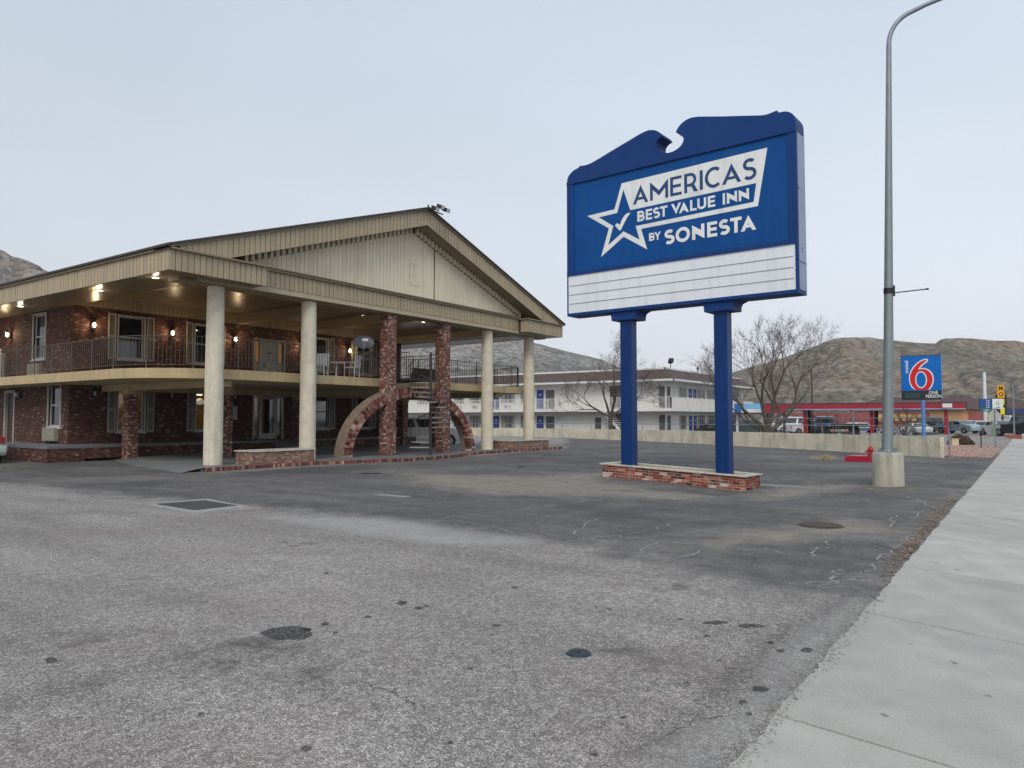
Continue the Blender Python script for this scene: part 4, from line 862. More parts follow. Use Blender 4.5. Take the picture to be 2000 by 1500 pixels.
# stroked geometric letters
class Letter:
    def __init__(s,w,t): s.w=w;s.t=t;s.p=[]
    def poly(s,*p): s.p.append(list(p))
    def stroke(s,pts,t=None):
        t=t or s.t; P=[Vector((x,y)) for x,y in pts]; n=len(P); L=[];Rr=[]
        for i in range(n):
            d=(P[min(i+1,n-1)]-P[max(i-1,0)]).normalized(); nn_=Vector((-d.y,d.x))
            L.append(P[i]+nn_*t/2); Rr.append(P[i]-nn_*t/2)
        for i in range(n-1): s.p.append([tuple(Rr[i]),tuple(Rr[i+1]),tuple(L[i+1]),tuple(L[i])])
def arc(cx,cy,rx,ry,a0,a1,n=20): return [(cx+rx*math.cos(R(a0+(a1-a0)*i/n)),cy+ry*math.sin(R(a0+(a1-a0)*i/n))) for i in range(n+1)]
def letter(c,w,t):
    """glyph in a unit-height box of width w, stem thickness t"""
    g=Letter(w,t); h=t/2
    def leg(flip,up=True):
        hd=t*1.12; q=[(0,0),(hd,0),(w/2,1-2*hd/w),(w/2,1)]
        q=[((w-x) if flip else x,(y if up else 1-y)) for x,y in q]; g.poly(*q)
    if c in 'AV':
        leg(0,c=='A'); leg(1,c=='A')
        if c=='A': y0=.2;k=w/2; g.poly((k*y0+t*.6,y0),(w-k*y0-t*.6,y0),(w-k*(y0+t*.85)-t*.6,y0+t*.85),(k*(y0+t*.85)+t*.6,y0+t*.85))
    elif c=='M':
        g.poly((0,0),(t,0),(t,.85),(0,1)); g.poly((w,0),(w,1),(w-t,.85),(w-t,0)); a=.48;k=.27
        g.poly((0,1),(0,1-k),(w/2,a-k*1.05),(w/2,a)); g.poly((w,1),(w/2,a),(w/2,a-k*1.05),(w,1-k))
    elif c=='N':
        g.poly((0,0),(t,0),(t,.8),(0,1)); g.poly((w,1),(w-t,1),(w-t,.2),(w,0)); g.poly((0,1),(0,1-t*1.9),(w,0),(w,t*1.9))
    elif c=='I': g.poly((0,0),(w,0),(w,1),(0,1))
    elif c=='E':
        g.poly((0,0),(t,0),(t,1),(0,1)); tt=t*.92
        for y in (0,.5-tt/2,1-tt): g.poly((t,y),(w*(1 if y!=.5-tt/2 else .94),y),(w*(1 if y!=.5-tt/2 else .94),y+tt),(t,y+tt))
    elif c=='L': g.poly((0,0),(t,0),(t,1),(0,1)); g.poly((t,0),(w,0),(w,t*.95),(t,t*.95))
    elif c=='T': g.poly((0,1-t*.95),(w,1-t*.95),(w,1),(0,1)); g.poly((w/2-h,0),(w/2+h,0),(w/2+h,1-t*.95),(w/2-h,1-t*.95))
    elif c=='O': g.stroke(arc(w/2,.5,w/2-h,.5-h+.01,0,360,40))
    elif c=='C': g.stroke(arc(w*.56,.5,w*.56-h,.5-h+.01,50,310,30))
    elif c=='U': g.poly((0,.35),(t,.35),(t,1),(0,1)); g.poly((w-t,.35),(w,.35),(w,1),(w-t,1)); g.stroke(arc(w/2,.36,w/2-h,.36-h+.01,180,360,22))
    elif c=='S':
        r=.25+.01; rx=(w-t)/2
        q_=(1+.02-2*h); r1=q_*.24; r2=q_*.26; up=arc(w*.5,1.01-h-r1,rx*.93,r1,38,270,20); lo=arc(w*.5,-.01+h+r2,rx,r2,90,-142,22)
        g.stroke(up[:-1]+lo[1:])
    elif c in 'BRP':
        g.poly((0,0),(t,0),(t,1),(0,1)); m_=.53 if c=='B' else .45
        y0,y1=m_-h*.9,1-h*.95; r=(y1-y0)/2; bx=w*.92-h-r*.95 if c=='B' else w*.9-h-r
        bx=max(bx,t)
        g.stroke([(t*.5,y1)]+arc(bx,(y0+y1)/2,r*1.0,r,90,-90,14)+[(t*.5,y0)],t*.92)
        if c=='B':
            y0,y1=h*.95,m_; r=(y1-y0)/2; bx=max(w-h-r,t); g.stroke([(t*.5,y1)]+arc(bx,(y0+y1)/2,r,r,90,-90,14)+[(t*.5,y0)],t*.92)
        if c=='R': g.poly((w*.42,m_),(w*.42+t*1.25,m_),(w,0),(w-t*1.3,0))
    elif c=='Y':
        g.poly((0,1),(t*1.2,1),(w/2+h,.42),(w/2-h,.42)); g.poly((w,1),(w/2+h,.42),(w/2-h,.42),(w-t*1.2,1)); g.poly((w/2-h,0),(w/2+h,0),(w/2+h,.44),(w/2-h,.44))
    return g
def put_letter(c,s0,s1,z0,z1,t,m,y,parent):
    H=z1-z0; g=letter(c,(s1-s0)/H,t/H); mb=MB()
    for k,p in enumerate(g.p):
        a=sum(p[i][0]*p[(i+1)%len(p)][1]-p[(i+1)%len(p)][0]*p[i][1] for i in range(len(p)))
        if a<0: p=p[::-1]
        yy=y-.00025*(k%9)
        mb.quad(*[(s0+x*H,yy,z0+q*H) for x,q in p])
    return mb.obj('letter',m,parent)
for c,a,b,zt in (('A',.363,.829,0),('M',.881,1.411,0),('E',1.471,1.796,0),('R',1.869,2.245,0),('I',2.297,2.38,0),('C',2.436,2.87,.01),('A',2.889,3.381,0),('S',3.42,3.765,.01)):
    zb=7.405+(a-.363)*.0135; put_letter(c,a,b,zb-zt,zb+.505+zt,.082,M_signb,FY-.006,cab)
for c,a,b in (('B',.495,.72),('E',.751,.945),('S',.965,1.175),('T',1.17,1.389),('V',1.494,1.775),('A',1.715,1.992),('L',2.027,2.207),('U',2.225,2.466),('E',2.511,2.704),('I',2.902,2.962),('N',3.011,3.271),('N',3.315,3.573)):
    zb=6.912+(a-.495)*.0125; put_letter(c,a,b,zb,zb+.285,.062,M_signw,FY-.009,cab)
for c,a,b in (('B',.841,1.009),('Y',1.0,1.188)): put_letter(c,a,b,6.335,6.547,.044,M_signw,FY-.006,cab)
for c,a,b in (('S',1.289,1.585),('O',1.613,2.016),('N',2.072,2.408),('E',2.48,2.748),('S',2.787,3.077),('T',3.086,3.378),('A',3.348,3.738)):
    zb=6.166+(a-1.3)*.009; put_letter(c,a,b,zb,zb+.385,.088,M_signw,FY-.006,cab)
# posts and capitals
for x,gx in ((0.0,-9.0),(2.715,-6.3)):
    pm_=MB(); e=.03; h_=.175
    sq=[(-h_+e,-h_),(h_-e,-h_),(h_,-h_+e),(h_,h_-e),(h_-e,h_),(-h_+e,h_),(-h_,h_-e),(-h_,-h_+e)]
    pm_.prism([(a+x,b-.12) for a,b in sq],-.2,4.30,'z'); sp(pm_,'post',M_post)
    prof=[(-.52,4.56),(-.52,4.53),(-.46,4.52),(-.41,4.49),(-.38,4.43),(-.37,4.36),(-.37,4.30),(.37,4.30),(.37,4.36),(.38,4.43),(.41,4.49),(.46,4.52),(.52,4.53),(.52,4.56)]
    cm=MB(); cm.prism([(x+a,z) for a,z in prof],-.40,.20,'y'); sp(cm,'capital',M_navy)
# planter of the sign, settled towards the street
PX0,PX1,PD=-.71,3.32,1.02  # along the sign; front face at y=PF
PF=-.37
pt=thing('sign_planter','long low red brick planter with cracked white coping under the blue inn sign','planter',(-9.01,18.6,0),SR)
def tz(x): return -(x-PX0)/(PX1-PX0)*.155
def shear(mb): mb.v=[(x,y,z+tz(x)) for x,y,z in mb.v]; return mb
shear(MB().box((PX0+.005,PF+.005,-.2),(PX1-.005,PF+.17,.335)).box((PX0+.01,PF+PD-.17,-.2),(PX1-.01,PF+PD-.01,.335)).box((PX0+.01,PF+.17,-.2),(PX0+.17,PF+PD-.17,.335)).box((PX1-.17,PF+.17,-.2),(PX1-.005,PF+PD-.17,.335))).obj('mortar_core',M_mortar,pt)
shear(MB().box((PX0+.17,PF+.17,-.15),(PX1-.17,PF+PD-.17,.20))).obj('soil',M_soil,pt)
bh=.345/5; bl=.207
for r in range(5):
    x=PX0-(bl/2 if r%2 else 0); z0=.004+r*bh
    while x<PX1-.03:
        x0,x1=max(x,PX0),min(x+bl-.011,PX1)
        if x1-x0>.03:
            j=random.uniform(-.005,.006); b=MB().box((x0,PF+j,z0+.004),(x1,PF+.10,z0+bh-.007)); shear(b)
            if r==0: pass
            b.obj('brick',M_1brick,pt)
        x+=bl
    y=PF+.11
    while y<PF+PD-.04:
        y1=min(y+bl-.011 if r%2 else y+bl-.011,PF+PD); b=MB().box((PX1-.10,y,z0+.004),(PX1+random.uniform(-.004,.005),y1,z0+bh-.007)); shear(b).obj('brick',M_1brick,pt); y+=bl
b=MB()
for k in range(4):
    x0=PX0-.06+k*(PX1-PX0+.12)/4; x1=PX0-.06+(k+1)*(PX1-PX0+.12)/4-.006; j=random.uniform(-.006,.006)
    shear(MB().box((x0,PF-.055+j,.337),(x1,PF+.15,.375))).obj('coping_stone',M_capst,pt,bevel=.006); shear(MB().box((x0,PF+PD-.15,.337),(x1,PF+PD+.05,.372))).obj('coping_stone',M_capst,pt,bevel=.006)
shear(MB().box((PX0-.06,PF+.152,.337),(PX0+.15,PF+PD-.152,.374))).obj('coping_stone',M_capst,pt,bevel=.006); shear(MB().box((PX1-.15,PF+.152,.337),(PX1+.05,PF+PD-.152,.374))).obj('coping_stone',M_capst,pt,bevel=.006)

# ---------------------------------------------------------------- street lamp on its pedestal
lp_=thing('street_lamp','tall galvanised street lamp on a round concrete pedestal beside the sidewalk','street lamp',(-2.86,20.0,0))
MB().lathe([(.355,-.05),(.352,.3),(.345,.74),(.325,.79)],n=36).obj('pedestal',M_conc,lp_)
MB().box((-.2,-.2,.79),(.2,.2,.82)).lathe([(.17,.82),(.16,.86)],n=20).obj('base_plate',M_galv,lp_)
b0=MB().cyl((0,0,.80),(0,0,.90),.018,n=6).cyl((0,0,.83),(0,0,.86),.034,n=6).obj('anchor_bolt',M_galv,lp_,(.16,.16,0))
for a,c in ((-.16,.16),(.16,-.16),(-.16,-.16)): inst(b0,(a,c,0))
LX,LY=.0205,.0140
pts=[(0,0,.84)]; rad=[.128]
for z in (3,6,9,10.9): pts.append((LX*z,LY*z,z)); rad.append(.128-.0068*(z-.84))
AD=Vector((.86,.50,0)).normalized()
for t_ in np.linspace(.1,1,9):
    a=R(62)*t_; pts.append((LX*10.9+AD.x*.9*(1-math.cos(a)),LY*10.9+AD.y*.9*(1-math.cos(a)),10.9+.9*math.sin(a))); rad.append(.055)
a=R(62); end=Vector(pts[-1]); dr=Vector((AD.x*math.sin(a),AD.y*math.sin(a),math.cos(a)))
for k in range(1,7):
    q=end+Vector((AD.x*.42*k*(1+.05*k),AD.y*.42*k*(1+.05*k),.22*k-.012*k*k)); pts.append(q); rad.append(.053-.002*k)
MB().tube(pts,rad,20).obj('pole',M_galv,lp_)
q=Vector(pts[-1]); m=MB(); m.lathe([(.02,.0),(.14,.02),(.17,.07),(.12,.14),(.03,.17)],(q.x+.2,q.y+.12,q.z-.08),16); m.obj('lamp_head',M_galv,lp_)
MB().box((-.135,-.06,1.02),(-.10,.06,1.2)).obj('hand_hole_cover',M_galv,lp_)
MB().lathe([(.11,4.66),(.112,4.80)],(.095,.065,0),n=20).box((.20,.04,4.60),(.235,.12,4.86)).tube([(.22,.08,4.68),(.55,.20,4.71),(.90,.33,4.74)],.014,6).cyl((.88,.32,4.74),(.93,.34,4.742),.024,n=8).obj('banner_bracket',M_black,lp_)

# ---------------------------------------------------------------- hydrant on its red block
hy=thing('fire_hydrant','red fire hydrant standing on a red-painted concrete block near the wall','hydrant',(-4.95,30.6,.05)); hy.scale=(.78,.78,.72)
MB().lathe([(.17,.24),(.17,.28),(.11,.29),(.105,.50),(.15,.52),(.15,.56),(.115,.58),(.10,.66),(.05,.71),(.03,.72),(.03,.77)],n=20).obj('barrel',M_red,hy)
n0=MB().cyl((.09,0,.44),(.22,0,.44),.05,n=12).cyl((.19,0,.44),(.23,0,.44),.062,n=8).obj('outlet',M_red,hy); o=inst(n0,(0,0,0),rot=(0,0,math.pi))
MB().cyl((0,-.09,.42),(0,-.20,.42),.065,n=12).cyl((0,-.18,.42),(0,-.22,.42),.08,n=8).obj('pumper_outlet',M_red,hy)
hb_=thing('hydrant_block','low red-painted concrete slab block around the fire hydrant','concrete block',(-4.95,30.6,0))
m=MB(); m.prism([(-.80,-.60),(.75,-.68),(.80,.6),(-.7,.65)],-.05,.17,'z'); m.prism([(-.73,-.53),(.68,-.61),(.73,.53),(-.63,.58)],.17,.215,'z'); m.obj('block',M_red,hb_)

# ---------------------------------------------------------------- covers and litter in the lot
def disc(name,label,cat,x,y,r,m,z=.006,grate=False,group=None):
    t=thing(name,label,cat,(x,y,gz(x,y)),0,group)
    MB().lathe([(r,-.02),(r,z),(r*.93,z+.003)],n=40).obj('frame',m,t)
    c=MB(); c.lathe([(r*.88,z),(r*.88,z+.006)],n=36)
    if not grate:
        for k in range(5): c.lathe([(r*(.15+.15*k),z+.006),(r*(.15+.15*k)+.008,z+.011),(r*(.15+.15*k)+.014,z+.006)],n=30)
    else:
        for k in range(-7,8):
            w_=math.sqrt(max(0,(r*.85)**2-(k*r*.11)**2)); c.box((k*r*.11-.012,-w_,z+.006),(k*r*.11+.012,w_,z+.022))
    c.obj('cover',m,t); return t
M_iron=mat('cast_iron',(.05,.065,.075),.5,metal=.5,var=.3,scale=30,bump=.4,bscale=60)
M_ironr=mat('rusty_iron',(.085,.068,.055),.8,var=.3,scale=20)
disc('utility_cover','small round blue-grey iron cover in the near pavement','cover',-2.56,4.45,.085,M_iron)
disc('storm_drain','round iron storm drain grate in the dip before the street lamp','drain',-2.62,11.8,.34,M_ironr,z=.001,grate=True)
for i,(px,py,l) in enumerate(((714,925,'left of two small dark valve covers in front of the portico'),(735,925,'right of two small dark valve covers in front of the portico'),(1018,912,'dark valve cover between the portico and the sign'))):
    x,y=px2g(px,py); disc('valve_cover',l,'cover',x,y,.16,M_black,group='valve covers in the lot')
t=thing('steel_plate','dark rectangular steel plate flush with pale pavement','plate',(-12.7,7.95,.0))
pg=[px2g(*q) for q in ((305,985),(380,997),(462,988),(400,978))]; ps_=[px2g(*q) for q in ((283,985),(378,1003),(486,990),(405,974))]
for q,nm,m_,z1 in ((pg,'plate',mat('dark_plate',(.045,.046,.05),.6,var=.2,scale=4,bump=.3),.012),(ps_,'surround',mat('pale_patch',(.30,.29,.28),.9,var=.2,scale=8,bump=.5),.004)):
    q=[(a+12.7,b-7.95) for a,b in q]
    if sum(q[k][0]*q[(k+1)%4][1]-q[(k+1)%4][0]*q[k][1] for k in range(4))<0: q=q[::-1]
    m=MB(); m.prism(q,-.02,z1,'z'); m.obj(nm,m_,t)
for px,py,w_,d_,l in ((1515,940,1.3,.55,'pale rectangular concrete patch right of the sign planter'),(765,968,.9,.25,'small pale concrete patch in the middle of the lot')):
    x,y=px2g(px,py); tag(MB().box((x-w_/2,y-d_/2,gz(x,y)-.06),(x+w_/2,y+d_/2,gz(x,y)+.006)).obj('concrete_patch',mat('patch_concrete',(.24,.24,.235),.9,var=.15,scale=6,bump=.3)),l,'patch')
# dead leaves along the sidewalk edge and straw by the hydrant
def litter(name,label,cat,n,fn,cols,s=(.015,.04)):
    mb=MB()
    for k in range(n):
        x,y=fn(); a=random.uniform(0,6.3); l=random.uniform(*s); w_=l*random.uniform(.25,.6); z=gz(x,y)+.008+random.random()*.015; tl=random.uniform(-.3,.5)*l
        c,s_=math.cos(a),math.sin(a)
        mb.quad((x-c*l,y-s_*l,z),(x+s_*w_,y-c*w_,z+.004),(x+c*l,y+s_*l,z+abs(tl)),(x-s_*w_,y+c*w_,z+.004))
    o=mb.obj(name,cols,kind='stuff'); return tag(o,label,cat)
M_leaf=mat('dead_leaves',(.25,.165,.10),.9,var=.5,scale=40)
def lf_():
    y=random.choice((random.gauss(15.8,1.3),random.gauss(13.2,1.4),random.gauss(10.2,.9),random.uniform(8,26))); return (-1.20-abs(random.gauss(0,.09+.10*math.exp(-((y-15.5)/2)**2))),y)
litter('dead_leaves','brown dead leaves blown against the sidewalk edge','leaves',1150,lf_,M_leaf)
x_,y_=px2g(1612,897)
tuft=MB()
for k in range(260):
    a=random.random()*6.28; r=abs(random.gauss(0,.20)); bx,by=x_+r*math.cos(a)*1.3,y_+r*math.sin(a)*.7; h_=random.uniform(.06,.24); lx,ly=random.gauss(.05,.08),random.gauss(0,.06)
    tuft.quad((bx-.006,by,0),(bx+.006,by,0),(bx+lx+.002,by+ly,h_)); tuft.quad((bx+.006,by+.001,0),(bx-.006,by+.001,0),(bx+lx-.002,by+ly,h_))
tag(tuft.obj('dry_grass',mat('straw',(.42,.35,.19),.9,var=.3,scale=30),kind='stuff'),'tuft of dry straw-coloured grass left of the hydrant','grass')
M_pale=mat('pale_litter',(.5,.5,.48),.8)
litter('grit','scattered pale grit and crumbs on the dark asphalt','grit',160,lambda:(random.uniform(-14,-1.6),random.uniform(8,26)),M_pale,s=(.006,.02))
em=MB()
for k in range(900):
    yv=1.8+abs(random.gauss(0,2.2)); xv=-1.145+random.gauss(0,.022)*(1+noise.noise((0,yv*3,2))); l=random.uniform(.002,.0065); zz=.016; a=random.random()*6.28
    em.add([(xv+l*math.cos(a+q*1.57),yv+l*math.sin(a+q*1.57),zz) for q in range(4)]+[(xv,yv,zz+l*.8)],[(0,1,4),(1,2,4),(2,3,4),(3,0,4)])
tag(em.obj('broken_mortar',mat('pale_mortar',(.36,.345,.32),.9,var=.4,scale=80),kind='stuff'),'broken pale mortar crumbs on the nearest edge of the sidewalk','grit')
# crumbled mortar edge between the asphalt and the sidewalk
litter('edge_crumbs','crumbled pale grit along the near sidewalk edge','grit',1400,lambda:(-1.15+random.gauss(0,.05)-.03,random.uniform(2.0,8.0)),mat('crumbs',(.26,.25,.24),.9,var=.5,scale=60),s=(.004,.014))
# cracks: thin wandering ribbons
ck=MB(); ckd=MB()
def crack(mb,pts,w=.022,amp=.10,sub=7,z=.004):
    g=[px2g(*p) for p in pts]; P=[]
    for (x0,y0),(x1,y1) in zip(g[:-1],g[1:]):
        for k in range(sub): 
            t_=k/sub; P.append((x0+(x1-x0)*t_+random.gauss(0,amp*.3),y0+(y1-y0)*t_+random.gauss(0,amp*.3)))
    P.append(g[-1])
    for i in range(len(P)-1):
        (x0,y0),(x1,y1)=P[i],P[i+1]; d=math.hypot(x1-x0,y1-y0)+1e-6; w0=w*random.uniform(.3,1.2); nx,ny=-(y1-y0)/d*w0/2,(x1-x0)/d*w0/2
        mb.quad((x0-nx,y0-ny,gz(x0,y0)+z),(x1-nx,y1-ny,gz(x1,y1)+z),(x1+nx,y1+ny,gz(x1,y1)+z),(x0+nx,y0+ny,gz(x0,y0)+z))
for c in ([(1120,1045),(1150,1018),(1190,1010)],[(1080,1052),(1210,1047),(1290,1030),(1308,1022)],[(1210,1047),(1300,1060),(1400,1066)],[(1300,1098),(1400,1068)],[(880,1016),(960,1028),(1000,1040)],[(860,1012),(960,1002),(1060,990),(1180,975)],[(1255,1090),(1262,1070),(1290,1058)],
          [(1585,1086),(1600,1070),(1628,1068),(1608,1046)],[(1668,1122),(1700,1115),(1740,1075),(1785,1040)],[(1600,1145),(1640,1138),(1628,1118),(1640,1112)],[(1740,1030),(1742,1012),(1750,1006)],[(1756,962),(1790,975),(1830,996)],[(1790,1010),(1815,994)],[(1575,1140),(1700,1128)],[(500,1010),(700,988),(900,980)],[(1290,1020),(1450,1010),(1560,1000)],[(1440,1075),(1500,1072),(1570,1090)]):
    crack(ck,c,w=.03)
for c in ([(1740,1072),(1775,1080),(1808,1086)],[(1700,1060),(1745,1073)]): crack(ckd,c,w=.02,amp=.03)
for c in ([(1300,1440),(1360,1405),(1420,1400)],[(700,1330),(760,1350),(830,1385)],[(300,1180),(420,1176),(520,1160)]): crack(ckd,c,w=.006,amp=.03,sub=9)
spots=MB()
def spot(px,py,w_,h_,seed):
    cx_,cy_=px2g(px,py); n=34; P=[]
    for k in range(n):
        a=2*math.pi*k/n; r=1+.38*noise.noise((math.cos(a)*1.3,math.sin(a)*1.3,seed))+.16*noise.noise((math.cos(a)*5,math.sin(a)*5,seed)); xx,yy=px2g(px+w_*r*math.cos(a),py-h_*r*math.sin(a)); P.append((xx,yy,.0035+gz(xx,yy)))
    spots.quad(*P)
for i,q in enumerate(((566,1238,52,12),(635,1219,9,3.5),(655,1236,5,2.5),(600,1230,9,3),(785,1178,10,3.5),(818,1188,9,3),(832,1184,6,2),(970,1222,9,2.2),(918,1306,6,2),(1398,1217,24,3.5),(1466,1223,26,4),(1505,1256,8,3),(1525,1271,9,3),(100,1291,12,6),(598,1463,10,5),(638,1120,6,2),(1005,1148,7,2),(1485,1346,18,6),(1450,1372,8,4),(1576,1270,12,4),(1380,1243,7,2.5),(720,1205,7,2),(1216,1402,6,3),(1190,1190,5,1.5),(1330,1210,5,1.5),(880,1452,6,3),(392,1395,6,3),(1160,1475,9,4),(1340,1335,6,2.5),(1405,1290,5,2),(1462,1395,7,3))): spot(*q,i*3.7)
dust_=MB(); sp0=spots; spots=dust_
for i,q in enumerate(((1752,953,44,6),(1700,948,30,4),(1478,957,34,4.5),(1300,950,60,4),(1200,934,40,3),(1765,948,26,4))): spot(*q,80+i*2.1)
spots=sp0
md=mat('dust_skirt',(.27,.235,.18),.95); t_=md.node_tree; po=t_.nodes['Principled BSDF']; gm=nn(t_,'ShaderNodeNewGeometry'); nz_=nn(t_,'ShaderNodeTexNoise'); nz_.inputs['Scale'].default_value=5; nz_.inputs['Detail'].default_value=9; nz_.inputs['Roughness'].default_value=.75; t_.links.new(gm.outputs['Position'],nz_.inputs[0]); mr_=nn(t_,'ShaderNodeMapRange'); mr_.inputs[1].default_value=.42; mr_.inputs[2].default_value=.62; mr_.inputs[3].default_value=.0; mr_.inputs[4].default_value=.7; t_.links.new(nz_.outputs[0],mr_.inputs[0]); t_.links.new(mr_.outputs[0],po.inputs['Alpha'])
tag(dust_.obj('dust_drifts',md,kind='stuff'),'thin tan dust drifted round the lamp pedestal and the sign planter','dust')
mo=mat('oil_stain',(.035,.033,.031),.6); t_=mo.node_tree; po=t_.nodes['Principled BSDF']; gm=nn(t_,'ShaderNodeNewGeometry'); nz_=nn(t_,'ShaderNodeTexNoise'); nz_.inputs['Scale'].default_value=38; nz_.inputs['Detail'].default_value=6; t_.links.new(gm.outputs['Position'],nz_.inputs[0]); mr_=nn(t_,'ShaderNodeMapRange'); mr_.inputs[1].default_value=.35; mr_.inputs[2].default_value=.62; mr_.inputs[3].default_value=.25; mr_.inputs[4].default_value=.85; t_.links.new(nz_.outputs[0],mr_.inputs[0]); t_.links.new(mr_.outputs[0],po.inputs['Alpha'])
o=spots.obj('oil_spots',mo,kind='stuff'); tag(o,'dark oil spots scattered over the pale near pavement','stains')
o=ck.obj('pale_cracks',mat('crack_filler',(.27,.26,.24),.95,var=.3,scale=20),kind='stuff'); tag(o,'thin pale cracks wandering over the dark asphalt','cracks')
o=ckd.obj('dark_cracks',mat('crack_dark',(.035,.034,.033),.95),kind='stuff'); tag(o,'dark open cracks in the pavement near the sidewalk','cracks')

# ---------------------------------------------------------------- concrete boundary wall and pipe fence
wallT=thing('concrete_wall','long low stained concrete wall running behind the parking lot','wall',(-20,47,0))
def off(o,t): return (o[0]-t[0],o[1]-t[1])
tops=[.86,.85,.84,.83,.82,.80,.78,.76,.74,.72]
WM=mat('board_formed_concrete',rgb(212,205,184),.9,var=.16,scale=1.1,bump=.4,bscale=6,dirt=((.33,.29,.23),.7),coord='Object')
streaks(WM,(.20,.165,.12),.6,2.2)
def wseg(a,b,z,name='wall_panel'):
    dx,dy=b[0]-a[0],b[1]-a[1]; L_=math.hypot(dx,dy); nx,ny=-dy/L_*.1,dx/L_*.1; g=.006
    a=(a[0]+dx/L_*g,a[1]+dy/L_*g); b=(b[0]-dx/L_*g,b[1]-dy/L_*g)
    m=MB(); q=[(a[0]-nx,a[1]-ny),(a[0]+nx,a[1]+ny),(b[0]+nx,b[1]+ny),(b[0]-nx,b[1]-ny)]
    q=[off(p,(-20,47)) for p in q]
    if sum(q[i][0]*q[(i+1)%4][1]-q[(i+1)%4][0]*q[i][1] for i in range(4))<0: q=q[::-1]
    m.prism(q,-.5,z,'z'); o=m.obj(name,WM,wallT)
    return o
for i in range(len(WALL)-1):
    a,b=WALL[i],WALL[i+1]; L_=math.hypot(b[0]-a[0],b[1]-a[1]); k=max(1,round(L_/4.2))
    for j in range(k):
        p=(a[0]+(b[0]-a[0])*j/k,a[1]+(b[1]-a[1])*j/k); q=(a[0]+(b[0]-a[0])*(j+1)/k,a[1]+(b[1]-a[1])*(j+1)/k); z=tops[i]+(tops[i+1]-tops[i])*(j+.5)/k+random.uniform(-.01,.01)
        wseg(p,q,z)
# form-tie holes, as shallow dark discs in two rows
nrm=Vector((WALL[1][1]-WALL[0][1],-(WALL[1][0]-WALL[0][0]),0)).normalized()
th=MB()
for i in range(4):
    a,b=WALL[i],WALL[i+1]; d=Vector((b[0]-a[0],b[1]-a[1],0)); L_=d.length; d.normalize(); n_=Vector((d.y,-d.x,0)); n_=n_ if n_.y<0 else -n_
    s_=.5
    while s_<L_:
        for z in (.22,.68):
            p=Vector((a[0]+20,a[1]-47,z))+d*s_+n_*.098; th.cyl(p,p+n_*.006,.022,n=8)
        s_+=1.2
th.obj('tie_holes',mat('tie_hole',(.05,.045,.04),.9),wallT,kind='stuff')
fence=thing('pipe_fence','thin grey pipe rail fence standing just behind the concrete wall','fence',(-20,47.5,0))
def foff(i): 
    a=WALL[max(i-1,0)];b=WALL[min(i+1,len(WALL)-1)]; d=Vector((b[0]-a[0],b[1]-a[1],0)).normalized(); n_=Vector((-d.y,d.x,0)); n_=n_ if n_.y>0 else -n_
    return Vector((WALL[i][0]+20,WALL[i][1]-47.5,0))+n_*.35
FP=[foff(i) for i in range(len(WALL))]
for h in (.42,):
    MB().tube([p+Vector((0,0,tops[i]+h)) for i,p in enumerate(FP)],.022,5).obj('top_rail',M_galv,fence)
MB().tube([p+Vector((0,0,tops[i]+.78)) for i,p in enumerate(FP[:5])],.018,5).obj('top_rail',M_galv,fence)
ps=MB().cyl((0,0,-.3),(0,0,1.22),.028,n=6).obj('post',M_galv,fence,tuple(FP[0]))
for i in range(len(FP)-1):
    L_=(FP[i+1]-FP[i]).length; k=max(1,round(L_/3.2))
    for j in range(1,k+1): p=FP[i].lerp(FP[i+1],j/k); inst(ps,(p.x,p.y,0 if i<4 else -.1))

# ---------------------------------------------------------------- white motel beyond the wall
M_mw=mat('white_stucco',rgb(222,220,216),.8,var=.04,scale=1,dirt=((.38,.38,.38),.25)); M_mb=mat('motel_blue_door',rgb(38,62,132),.5); M_mr=mat('brown_mansard',rgb(84,68,66),.9,var=.18,scale=2.5,bump=.4,bscale=12)
M_win=mat('window_dark',(.055,.06,.06),.15,var=.2,scale=1.2,spec=.8); M_cur=mat('beige_curtain',(.30,.28,.24),.8,var=.2,scale=3); M_grey=mat('grey_shade_and_grille',(.12,.12,.12),.8)
m6=thing('white_motel','two-storey white motel with blue doors, white railings and brown mansard roof','motel building',(-28.5,66,-.2))
MO=Vector((-28.5,66,-.2)); CX,CY=-28.6,66.6
def mp_(mb,name,m,parent=m6,**k):
    mb.v=[(x-MO.x,y-MO.y,z-MO.z) for x,y,z in mb.v]; return mb.obj(name,m,parent,**k)
GZ,SZ,EZ6=-.2,2.60,5.25
XL,YR=-100,90
mp_(B(XL,CY,GZ-.4,CX,CY+.2,EZ6),'wall',M_mw); mp_(B(CX-.2,CY+.2,GZ-.4,CX,YR,EZ6),'wall',M_mw); mp_(B(CX-9,YR,GZ-.4,CX,YR+.2,EZ6),'wall',M_mw)
mp_(B(XL,CY-1.5,SZ-.28,CX+1.2,CY,SZ),'balcony_slab',M_mw); mp_(B(CX,CY,SZ-.28,CX+1.2,YR,SZ),'balcony_slab',M_mw)
def mrail(p,q,n):
    a=MB().tube([(*p,SZ+1.06),(*q,SZ+1.06)],.03,4).tube([(*p,SZ+.1),(*q,SZ+.1)],.02,4); r=mp_(a,'railing',M_mw); b=MB()
    for k in range(n+1):
        x=p[0]+(q[0]-p[0])*k/n;y=p[1]+(q[1]-p[1])*k/n; s_=.035 if k%12==0 else .014; b.box((x-s_,y-s_,SZ),(x+s_,y+s_,SZ+1.05))
    mp_(b,'balusters',M_mw,r,kind='stuff')
mrail((XL+30,CY-1.45),(CX+1.15,CY-1.45),300); mrail((CX+1.15,CY-1.45),(CX+1.15,YR),300)
